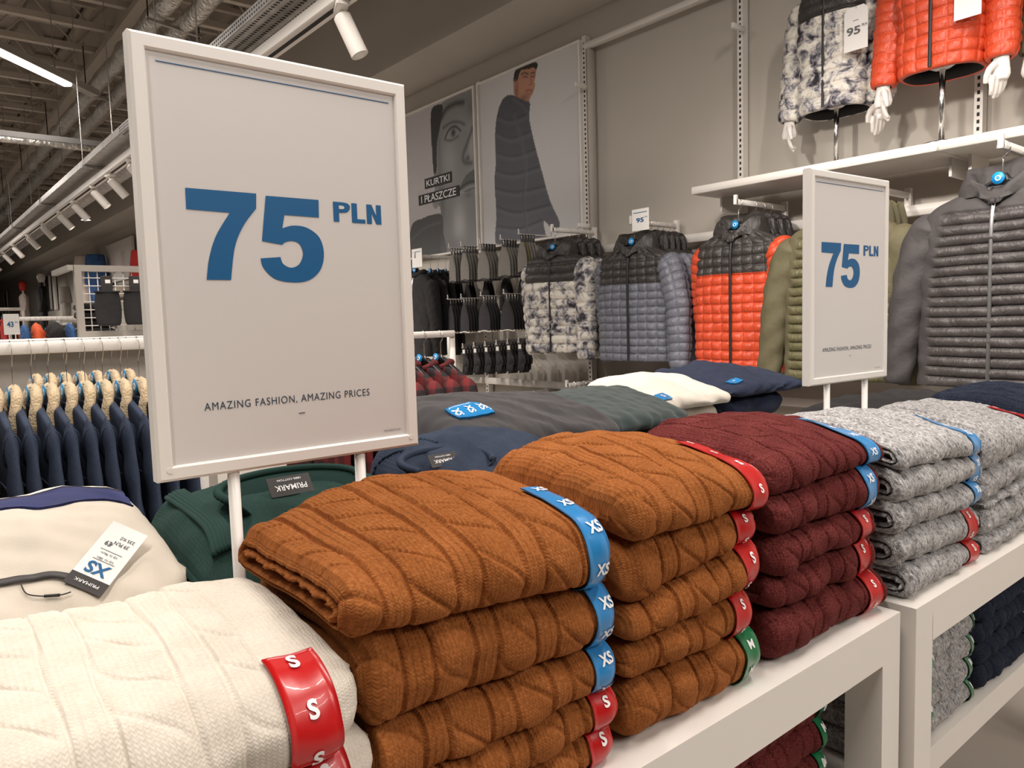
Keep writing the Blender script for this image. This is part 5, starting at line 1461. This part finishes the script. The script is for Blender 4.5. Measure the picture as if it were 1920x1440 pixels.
for px, py, wd in [(843, 562, .75), (868, 560, 1.0), (905, 556, 1.2), (948, 552, 1.3)]:
    beanies(px, py, 3.50, 5, 'd', ['beanie_dark', 'beanie_dark'], 'dark beanie with pale brim at the front of its hook', 'dark beanie with pale brim hanging behind another', 'dark beanies below the grey ones', 'offwhite', wide=wd)
# black beanies between the two rows
for px, py in [(840 + 34 * k, 506 - 4 * k) for k in range(1, 5)]:
    beanies(px, py + 22, 3.67, 3, 'k', ['black_cloth'], 'plain black beanie at the front of its hook', 'plain black beanie hanging behind another', 'black beanies between grey and dark ones')
def glove(m, label, group):
    t = thing('glove', label, 'glove', (0, 0, 0), group)
    b = MB()
    b.tube([(0, 0, -.03), (0, 0, -.07), (0, 0, -.11), (0, 0, -.17)], [.026, .028, .034, .036], 12, flat=(.30, 1))
    for k in range(4):
        x = -.026 + k * .017; ln = [.055, .07, .066, .05][k]
        b.tube([(x, 0, -.165), (x * 1.1, -.004, -.17 - ln * .6), (x * 1.12, -.008, -.17 - ln)], [.009, .0085, .006], 8)
    b.tube([(.028, 0, -.11), (.044, -.003, -.14), (.047, -.005, -.175)], [.010, .009, .006], 8)
    b.build('hand', m, t, True)
    MB().box((0, -.012, -.035), (.05, .003, .09)).build('card_tag', 'card_dark', t)
    o = MB().box((0, -.0145, -.05), (.03, .001, .03)).build('card_print', 'paper', t)
    return t
GL = None
for q, px in enumerate([872, 893, 914, 935, 956, 977]):
    p = onx(px, 652 - q * 2, 3.50)
    hook_prong('white prong hook holding the black gloves', 3.48, p[1], p[2], .3, 'hooks for the gloves')
    for k in range(3):
        if GL is None: GL = glove('beanie_dark', 'black knitted glove on card at the front of its hook', 'gloves on the wall hooks'); o = GL
        else: o = copy_tree(GL, label='black knitted glove on card at the front of its hook' if k == 0 else 'black knitted glove hanging behind another on its hook')
        o.location = (3.50 + .03 * k, p[1], p[2] + .02); o.rotation_euler = (0, 0, FACE + random.uniform(-.03, .03))
# trouser arms low on the wall with folded black trousers
def trousers(m, label, group):
    t = thing('hanging_trousers', label, 'trousers', (0, 0, 0), group)
    V, F, mi, zf = torso(.19, .20, .03, .62, .5, .06, .002, 0, 'rows', 30, 60, neck=.16, shoulder=.03)
    V[:, 1] *= .45
    mesh('cloth', V, F, [m, m, 'lining'], t, True, midx=mi)
    MB().tube([(-.19, 0, .012), (.19, 0, .012)], .006, 6).build('clamp_bar', 'hanger_black', t)
    P = [(0, 0, .012), (0, 0, .06), (.016, 0, .078), (.016, 0, .10), (0, 0, .116), (-.018, 0, .105)]
    MB().tube(smooth_path(P, 5), .0025, 6).build('hook', 'chrome', t, True)
    return t
TR = None
for px, py, X, n, what in [(1068, 722, 3.40, 8, 'below the ink splash puffers'), (1215, 728, 3.36, 8, 'below the grey quilted jackets'), (950, 742, 3.40, 7, 'below the gloves')]:
    p = onx(px, py, X)
    faceout('low white arm carrying black trousers ' + what, X - .03, UPX, p[1], p[2])
    for k in range(n):
        lab = 'black trousers clipped on hanger ' + what
        if TR is None: TR = trousers('black_cloth', lab, 'black trousers ' + what); o = TR
        else: o = copy_tree(TR, label=lab, group='black trousers ' + what)
        o.location = (X + .045 * k, p[1], p[2] - .0995); o.rotation_euler = (0, 0, FACE + random.uniform(-.02, .02))

# ================================================================== DENIM RACK BEHIND THE TABLE
def sherpa_jacket(label, body, group, name='sherpa_jacket'):
    """jacket pressed flat by its neighbours on a full rail"""
    t = thing(name, label, 'jacket', (0, 0, 0), group)
    V, F, mi, zf = torso(.225, .215, .030, .56, .5, .06, .002, 0, 'rows', 40, 80, neck=.055, shoulder=.045)
    V[:, 1] *= .33
    mesh('body', V, F, [body, body, 'lining'], t, True, midx=[2 if q == 2 else 0 for q in mi])
    for sx in (-1, 1):
        V, F, mi = sleeve([(sx * .185, 0, -.035), (sx * .225, 0, -.10), (sx * .262, -.001, -.33), (sx * .268, -.002, -.60)], [.05, .056, .052, .048, .044], flat=.27, quilted=False, seed=5 + sx, nl=50, nr=20)
        s_ = mesh('sleeve', V, F, [body, 'lining'], t, True, midx=mi)
        c = Vector((sx * .216, 0, -.085))
        A_ = np.linspace(0, 2 * PI, 20, endpoint=False)
        MB().tube([c + Vector((sx * .029 * math.cos(a), .0165 * math.sin(a), .040 * math.cos(a))) for a in A_], .003, 6, closed=True).build('shoulder_seam', body, s_, True)
    # sherpa collar and lapels folded down over the front
    P = smooth_path([(-.035, -.0165, -.20), (-.062, -.016, -.12), (-.075, -.012, -.03), (-.062, -.002, .012), (0, .004, .022), (.062, -.002, .012), (.075, -.012, -.03), (.062, -.016, -.12), (.035, -.0165, -.20)], 6)
    V = []; n, k = 12, len(P)
    T = np.gradient(P, axis=0); T /= np.linalg.norm(T, axis=1, keepdims=True)
    yv = np.array([0, 1.0, 0]); A_ = np.cross(T, yv); A_ /= np.linalg.norm(A_, axis=1, keepdims=True)
    for i in range(k):
        w_ = .013 + .014 * math.sin(PI * i / (k - 1)) ** .7 + .002 * math.sin(i * 1.9); d_ = .0085 + .0045 * math.sin(PI * i / (k - 1))
        for q in range(n):
            a = 2 * PI * q / n; V.append(P[i] + A_[i] * w_ * math.cos(a) + yv * d_ * math.sin(a))
    mesh('sherpa_collar', V, gridf(k, n, True).tolist() + [tuple(range(n))[::-1], tuple(range((k - 1) * n, k * n))], 'sherpa', t, True)
    for sx in (-1, 1):
        pk = MB().box((sx * .115, -.0125, -.245), (.10, .004, .055), bev=.0015).build('pocket_flap', body, t)
        MB().tube([(sx * .115, -.014, -.258), (sx * .115, -.0165, -.258)], .008, 12).build('button', 'zip_metal', pk, True)
        MB().box((sx * .115, -.0118, -.17), (.17, .003, .006)).build('yoke_seam', body, t)
    for k in range(4):
        MB().tube([(0, -.0115, -.20 - k * .08), (0, -.015, -.20 - k * .08)], .008, 10).build('button', 'zip_metal', t, True)
    return t
RY = 2.16
zr = ony(140, 649, RY)
bar('garment_rail', 'flat white garment rail carrying the sherpa denim jackets', (-.62, RY, zr[2]), (.665, RY, zr[2]), .012, .030)
up = None
for x in (-.60, .65):
    bar('rail_post', 'white floor post holding up the denim jacket rail', (x, RY, 0), (x, RY, zr[2] - .015), .03, .03, cat='post', group='posts of the denim rail')
DJ = {}
def rail_jackets(spec, y, zn, grp):
    for k, (px, kind) in enumerate(spec):
        p = ony(px, 690, y)
        body = 'denim' if kind == 'd' else 'brown_cord'
        nm = 'blue denim jacket with cream sherpa collar' if kind == 'd' else 'brown jacket with cream sherpa collar'
        lab = nm + ' ' + grp
        if kind not in DJ: DJ[kind] = sherpa_jacket(lab, body, nm.split(' with')[0] + 's ' + grp); o = DJ[kind]
        else: o = copy_tree(DJ[kind], label=lab, group=nm.split(' with')[0] + 's ' + grp)
        rz = FACE + random.uniform(-.012, .012)
        o.location = (p[0], y, zn); o.rotation_euler = (0, 0, rz)
        h = hang((p[0], y, zn - .004), rz, 'a sherpa jacket ' + grp, 'hangers of jackets ' + grp); h.scale = (1, .4, 1)
rail_jackets([(-112, 'b'), (-76, 'b'), (-14, 'd'), (22, 'd'), (58, 'd'), (90, 'd'), (124, 'd'), (158, 'd'), (192, 'd'), (226, 'd'), (260, 'd'), (296, 'd')], RY, zr[2] - .1365, 'on the rail behind the table')
RY2 = 2.80
zr2 = ony(140, 646, RY2)
bar('garment_rail', 'flat white garment rail of the second sherpa jacket row', (.0, RY2, zr2[2]), (.80, RY2, zr2[2]), .012, .030)
bar('rail_post', 'white floor post of the second sherpa jacket rail', (.79, RY2, 0), (.79, RY2, zr2[2] - .015), .03, .03, cat='post')
rail_jackets([(66, 'd'), (92, 'd'), (120, 'd'), (150, 'd'), (180, 'd'), (210, 'd'), (240, 'd')], RY2, zr2[2] - .1365, 'on the second rail')

# ================================================================== PLAID SHIRT RAIL
def shirt(label, m, group, name='plaid_shirt', cat='shirt'):
    t = thing(name, label, cat, (0, 0, 0), group)
    V, F, mi, zf = torso(.22, .215, .028, .62, .5, .06, .002, 0, 'rows', 40, 80, neck=.06, shoulder=.08)
    mesh('body', V, F, [m, m, 'lining'], t, True, midx=[2 if q == 2 else 0 for q in mi])
    for sx in (-1, 1):
        V, F, mi = sleeve([(sx * .18, 0, -.06), (sx * .22, 0, -.14), (sx * .255, -.004, -.34), (sx * .262, -.01, -.62)], [.05, .052, .046, .042, .036], flat=.6, quilted=False, seed=8 + sx, nl=44, nr=18)
        mesh('sleeve', V, F, [m, 'lining'], t, True, midx=mi)
    A_ = np.linspace(0, 2 * PI, 24, endpoint=False)
    MB().tube([(.07 * math.sin(a), -.038 * math.cos(a), .012 - .03 * max(0, math.cos(a))) for a in A_], .016, 8, closed=True).build('collar', m, t, True)
    MB().box((0, -.034, -.33), (.03, .004, .55)).build('placket', m, t)
    return t
PY_ = 3.05
p0, p1 = ony(782, 630, PY_), ony(852, 624, PY_)
zp = (p0[2] + p1[2]) / 2
bar('garment_rail', 'flat white garment rail above the red plaid shirts', (p0[0] - .9, PY_, zp), (p1[0], PY_, zp), .012, .032)
bar('rail_post', 'white floor post of the plaid shirt rail', (p0[0] - .88, PY_, 0), (p0[0] - .88, PY_, zp - .015), .03, .03, cat='post')
bar('rail_post', 'white floor post at the free end of the plaid rail', (p1[0] - .008, PY_ + .02, 0), (p1[0] - .008, PY_ + .02, zp), .03, .03, cat='post')
PS = None
for k in range(8):
    x = p1[0] - .085 - k * .095
    if PS is None: PS = shirt('red and black plaid shirt hanging on the short rail', 'plaid', 'plaid shirts'); o = PS
    else: o = copy_tree(PS)
    rz = FACE + random.uniform(-.03, .03)
    o.location = (x, PY_, zp - .147); o.rotation_euler = (0, 0, rz)
    hang((x, PY_, zp - .1395), rz, 'a red plaid shirt', 'hangers of the plaid shirts')

# ================================================================== GRID GONDOLA WITH SHORTS
GY = 3.35
g0, g1 = ony(137, 497, GY), ony(145, 633, GY)
gx0, gx1, gz0, gz1 = g0[0], g0[0] + .46, g1[2], g0[2]
t = thing('grid_panel', 'grey framed wire grid panel holding black shorts', 'display panel', ((gx0 + gx1) / 2, GY, gz0))
for x in (gx0 + .012, gx1 - .012): MB().box((x, GY, (gz0 + gz1) / 2), (.024, .03, gz1 - gz0)).build('frame_post', 'metal_grey', t)
MB().box(((gx0 + gx1) / 2, GY, gz1 - .012), (gx1 - gx0 - .048, .03, .024)).build('frame_rail', 'metal_grey', t)
MB().box(((gx0 + gx1) / 2, GY, gz0 + .012), (gx1 - gx0 - .048, .03, .024)).build('frame_rail', 'metal_grey', t)
MB().box((gx0 - .012, GY + .17, gz1 - .01), (.02, .36, .02)).build('top_arm', 'metal_grey', t)
x = gx0 + .05
while x < gx1 - .02:
    MB().tube([(x, GY, gz0 + .02), (x, GY, gz1 - .02)], .0022, 6).build('wire', 'white', t, True); x += .031
z = gz0 + .045
while z < gz1 - .02:
    MB().tube([(gx0 + .02, GY - .004, z), (gx1 - .02, GY - .004, z)], .0022, 6).build('wire', 'white', t, True); z += .031
t = thing('gondola_base', 'white gondola shelf unit below the wire grid panel', 'shelving', ((gx0 + gx1) / 2, GY, 0))
MB().box(((gx0 + gx1) / 2 - .35, GY + .05, gz0 - .02), (gx1 - gx0 + .75, .55, .04), bev=.003).build('top_board', 'white', t)
MB().box(((gx0 + gx1) / 2 - .35, GY + .10, gz0 / 2 - .02), (gx1 - gx0 + .70, .42, gz0 - .045)).build('carcass', 'wall', t)
def shorts_card(px, py, lab):
    p = ony(px, py, GY - .035)
    t = thing('shorts_on_card', lab, 'shorts', (p[0], p[1], p[2] - .2))
    hd = MB().box((p[0], p[1], p[2] - .022), (.042, .004, .062), bev=.002).build('card_hanger', 'card_dark', t)
    MB().tube([(p[0], p[1], p[2] + .008), (p[0], p[1] + .03, p[2] + .012)], .003, 6).build('card_hook', 'card_dark', hd)
    MB().box((p[0] + .004, p[1] - .0026, p[2] - .012), (.018, .001, .014)).build('card_print', 'paper', hd)
    V = []; n, k = 26, 14
    for i in range(k):
        t_ = i / (k - 1); z = p[2] - .05 - .135 * t_
        w = (.042 + .006 * math.sin(t_ * PI)) * (1 if t_ < .93 else .9)
        for j in range(n):
            a = 2 * PI * j / n
            V.append((p[0] + w * math.cos(a), p[1] + (.013 + .006 * t_) * math.sin(a) * (1 + .2 * math.sin(3 * a)), z - .006 * abs(math.cos(a)) * (t_ < .1)))
    mesh('fabric', V, gridf(k, n, True, flip=True).tolist() + [tuple(range(n)), tuple(range((k - 1) * n, k * n))[::-1]], 'black_cloth', t, True)
    MB().tube([(p[0] + .043 * math.cos(a), p[1] + .015 * math.sin(a), p[2] - .052) for a in np.linspace(0, 2 * PI, 22, endpoint=False)], .004, 6, closed=True).build('waistband', 'black_cloth', t, True)
    return t
shorts_card(199, 522, 'black shorts on a dark card hanger, first on the grid panel')
shorts_card(252, 522, 'black shorts on a dark card hanger beside the first pair')
# folded black stock behind the grid
for k in range(4):
    plain_fold('folded_shorts', 'folded black shorts stacked behind the wire grid', gx0 + .03, gx0 + .16, GY + .08, .18, gz0 + .002 + k * .034, gz0 + .036 + k * .034, 0, 'black_cloth', 300 + k, 'shorts', group='black shorts stacked behind the grid', tail=0)

# ================================================================== DARK TROUSER RAIL WITH NEON TOPS
QY = 4.3
zq = ony(40, 648, QY)[2]
bar('garment_rail', 'white rail carrying dark trousers past the sherpa jackets', (.1, QY, zq), (1.0, QY, zq), .012, .028)
bar('rail_post', 'white floor post of the dark trouser rail', (.98, QY, 0), (.98, QY, zq - .014), .03, .03, cat='post')
for k, (px, m) in enumerate([(-12, 'black_cloth'), (0, 'black_cloth'), (12, 'black_cloth'), (24, 'black_cloth'), (36, 'yellow'), (48, 'pink'), (60, 'pink'), (72, 'black_cloth'), (84, 'yellow'), (96, 'yellow'), (108, 'black_cloth')]):
    p = ony(px, 660, QY)
    nm = {'black_cloth': 'black', 'yellow': 'lime yellow', 'pink': 'bright pink'}[m]
    key = 'tr_' + m
    if key not in DJ: DJ[key] = trousers(m, f'{nm} trousers hanging on the rail past the sherpa jackets', f'{nm} trousers on the far rail'); o = DJ[key]
    else: o = copy_tree(DJ[key])
    o.location = (p[0], QY, zq - .0995); o.rotation_euler = (0, 0, FACE + random.uniform(-.01, .01)); o.scale = (1, .62, 1)

# ================================================================== FAR END OF THE STORE
# price sign 43
SY = 6.0
a, b_ = ony(5, 589, SY), ony(38, 627, SY)
t = thing('price_stand', 'small white 43 price stand far down the store', 'price sign', ((a[0] + b_[0]) / 2, SY, b_[2] - .1))
xc, zc = (a[0] + b_[0]) / 2, (a[2] + b_[2]) / 2; w, h = b_[0] - a[0], a[2] - b_[2]
MB().box((xc, SY, zc), (w, .012, h), bev=.002).build('board', 'paper', t)
text('lettering', '43', lambda u, v: (xc - .008 + u, SY - .0075, zc + v), h * .27, 'blue_ink', t, w=w * .42, bold=.03)
text('lettering', 'PLN', lambda u, v: (xc + w * .3 + u, SY - .0075, zc + h * .1 + v), h * .07, 'blue_ink', t, w=w * .16, bold=.02)
for x in (xc - w * .2, xc + w * .2): MB().tube([(x, SY, zc - h / 2), (x, SY, zc - h / 2 - .08)], .004, 6).build('post', 'white', t)
tb = zc - h / 2 - .08
def far_table(label, x0, x1, y0, y1, z):
    t = thing('display_table', label, 'table', ((x0 + x1) / 2, (y0 + y1) / 2, 0))
    MB().box(((x0 + x1) / 2, (y0 + y1) / 2, z - .02), (x1 - x0, y1 - y0, .04)).build('table_top', 'white', t)
    for x in (x0 + .03, x1 - .03):
        for y in (y0 + .03, y1 - .03): MB().box((x, y, (z - .04) / 2), (.05, .05, z - .04)).build('leg', 'white', t)
    return t
far_table('white display table under the 43 price stand', .15, 1.55, 5.85, 6.9, tb)
# garments standing in heaps on that table
HWG = [.036, .050, .025, .026]
for k, (px, m, lab) in enumerate([(72, 'orange_cloth', 'orange folded top on the far table'), (106, 'black_cloth', 'black folded bag-like top on the far table'), (135, 'jean_blue', 'blue folded jeans on the far table'), (49, 'jean_blue', 'blue folded jeans beside the 43 price stand')]):
    p = ony(px, 625, 6.3)
    plain_fold('folded_garment', lab, p[0] - HWG[k], p[0] + HWG[k], 6.2, .25, tb + .001, tb + .10, .05, m, 320 + k, 'clothes')
# far display rail on the wall with hanging clothes
def far_rail(px0, px1, py, Y, items, grp):
    a, b_ = ony(px0, py, Y), ony(px1, py, Y)
    bar('garment_rail', 'far white rail carrying ' + grp, (a[0] - .1, Y, a[2]), (b_[0] + .1, Y, a[2]), .02, .04)
    bar('rail_post', 'far white post of the rail carrying ' + grp, (b_[0] + .08, Y, 0), (b_[0] + .08, Y, a[2] - .02), .03, .03, cat='post')
    for k, m in enumerate(items):
        x = a[0] + (b_[0] - a[0]) * (k + .5) / len(items)
        key = 'sh_' + m
        lab = {'orange_cloth': 'orange', 'jean_blue': 'denim blue', 'brown_cord': 'brown', 'black_cloth': 'black', 'pale_cloth': 'pale', 'red_cloth': 'red'}[m] + ' shirt hanging on the far rail of ' + grp
        if key not in DJ: DJ[key] = shirt(lab, m, grp, 'plain_shirt', 'shirt'); o = DJ[key]
        else: o = copy_tree(DJ[key], label=lab, group=grp)
        o.location = (x, Y, a[2] - .142); o.rotation_euler = (0, 0, FACE + random.uniform(-.012, .012)); o.scale = (1, .55, 1)
        h = hang((x, Y, a[2] - .1355), FACE, 'a top on the rail of ' + grp, 'hangers on the rail of ' + grp); h.scale = (1, .4, 1)
far_rail(40, 140, 598, 8.6, ['jean_blue', 'jean_blue', 'orange_cloth', 'orange_cloth', 'orange_cloth', 'black_cloth', 'brown_cord', 'black_cloth', 'jean_blue', 'jean_blue'], 'orange and denim tops')
far_rail(0, 30, 580, 12.0, ['red_cloth', 'pale_cloth', 'black_cloth', 'orange_cloth'], 'red and pale tops')
# standing mannequins by the far wall
def figure(label, px, py_top, py_bot, X, top_m, leg_m, head_m='mann', hat=None):
    a, b_ = onx(px, py_top, X), onx(px, py_bot, X)
    y = a[1]; H = 1.82; z0 = a[2] - H
    t = thing('dressed_mannequin', label, 'mannequin', (X, y, z0))
    s_ = H / 1.82; c = (X, y, z0)
    MB().lathe([(.02, 1.56), (.06, 1.58), (.085, 1.66), (.09, 1.72), (.07, 1.79), (.02, 1.82)], 14, c, (1.1, .85)).build('head', head_m, t, True)
    MB().lathe([(.05, 1.58), (.05, 1.5), (.14, 1.46), (.21, 1.38), (.20, 1.2), (.19, 1.0), (.22, .82), (.20, .80)], 18, c, (.6, 1.0)).build('coat', top_m, t, True)
    for sy_ in (-1, 1):
        MB().tube([(X, y + sy_ * .19, z0 + 1.40), (X, y + sy_ * .25, z0 + 1.15), (X - .06, y + sy_ * .25, z0 + .86)], [.065, .055, .045], 10).build('arm', top_m, t, True)
        MB().tube([(X, y + sy_ * .09, z0 + .85), (X, y + sy_ * .10, z0 + .45), (X, y + sy_ * .10, z0 + .02)], [.09, .07, .055], 10).build('leg', leg_m, t, True)
    if hat: MB().lathe([(.10, 1.74), (.105, 1.76), (.09, 1.84), (.02, 1.87)], 14, c).build('cap', hat, t, True)
    MB().lathe([(.22, 0), (.22, .015), (.02, .02)], 20, c).build('base', 'chrome', t, True)
    # plinth down to the floor
    if z0 > .03: MB().box((X, y, z0 / 2), (.6, .6, z0)).build('plinth', 'white', t)
    return t
figure('mannequin in a pale long coat and red cap by the wall', 42, 530, 600, 3.3, 'pale_cloth', 'pale_cloth', 'red_cloth', 'red_cloth')
figure('bald white mannequin in a black coat by the wall', 76, 512, 600, 3.3, 'black_cloth', 'black_cloth')
# far wall posters and bays
def far_poster(label, px0, px1, pyt, pyb, X, m='paper', figs=()):
    a, b_ = onx(px0, pyt, X), onx(px1, pyb, X)
    y0, y1 = b_[1], a[1]; z1 = onx(px1, pyt - (px1 - px0) * .42, X)[2]; z0 = onx(px1, pyb, X)[2]
    t = thing('wall_poster', label, 'poster', (X, (y0 + y1) / 2, z0))
    MB().box((X, (y0 + y1) / 2, (z0 + z1) / 2), (.03, y1 - y0, z1 - z0)).build('print', m, t)
    for yy in (y0, y1): MB().box((X, yy, (z0 + z1) / 2), (.05, .06, z1 - z0)).build('frame_bar', 'white', t)
    for f_ in figs:
        MB().box((X - .018, y0 + (y1 - y0) * f_, (z0 + z1) / 2 - .1), (.004, (y1 - y0) * .13, (z1 - z0) * .7)).build('printed_figure', 'pale_cloth', t)
    return t
far_poster('white trouser poster high on the far wall', 200, 253, 462, 520, 3.80, 'paper', (.35, .75))
far_poster('narrow dark poster behind the black-coated mannequin', 84, 97, 520, 580, 3.80, 'card_dark')
far_poster('narrow pale poster next to the dark far one', 99, 107, 520, 580, 3.80, 'paper')
far_poster('small dark poster far behind the pale mannequin', 8, 16, 548, 590, 3.80, 'card_dark')
# waist-down forms in jeans and shorts on wall shelves
def hips(label, px, pyt, pyb, X, m, legs=.55):
    a, b_ = onx(px, pyt, X), onx(px, pyb, X)
    y, z1, z0 = a[1], a[2], b_[2]; H = z1 - z0
    t = thing('hip_form', label, 'mannequin', (X, y, z0))
    MB().lathe([(.19 * H, H), (.20 * H, H * .98), (.25 * H, H * .7), (.26 * H, H * .52), (.1 * H, H * .45)], 18, (X, y, z0), (.7, 1)).build('hips', m, t, True)
    for sy_ in (-1, 1): MB().tube([(X, y + sy_ * .13 * H, z0 + H * .58), (X, y + sy_ * .14 * H, z0 + .02)], [.125 * H, .085 * H], 12).build('leg', m, t, True)
    sh = MB().box((3.58, y, z0 - .03), (.56, .5, .05)).build('wall_board', 'white', t)
    return t
hips('jeans on a waist-down form above the grid panel', 178, 478, 590, 3.55, 'jean_blue')
hips('pale trousers on a waist-down form beside the jeans', 157, 480, 590, 3.55, 'pale_cloth')
hips('grey shorts on a waist-down form far along the wall', 121, 538, 600, 3.5, 'grey_cloth')
hips('red trousers on a waist-down form next to the trouser poster', 264, 470, 590, 3.5, 'red_cloth')
# shelf boards and stock boxes on the far wall behind the grid
for k, (py, lab) in enumerate([(545, 'low')]):
    a, b_ = onx(150, py + 6, 3.55), onx(268, py, 3.55)
    z = (a[2] + b_[2]) / 2
    bar('wall_board', lab + ' pale stock shelf on the far wall behind the grid', (3.70, b_[1], z), (3.84, a[1] - 1.0, z), .03, .22, 'carton', 'shelf')
a = onx(140, 580, 3.4)
bar('wall_board', 'white ledge along the far wall under the mannequins', (3.64, a[1] - 2, a[2] - .3), (3.84, a[1] + 14, a[2] - .3), .03, .05, 'white', 'shelf')
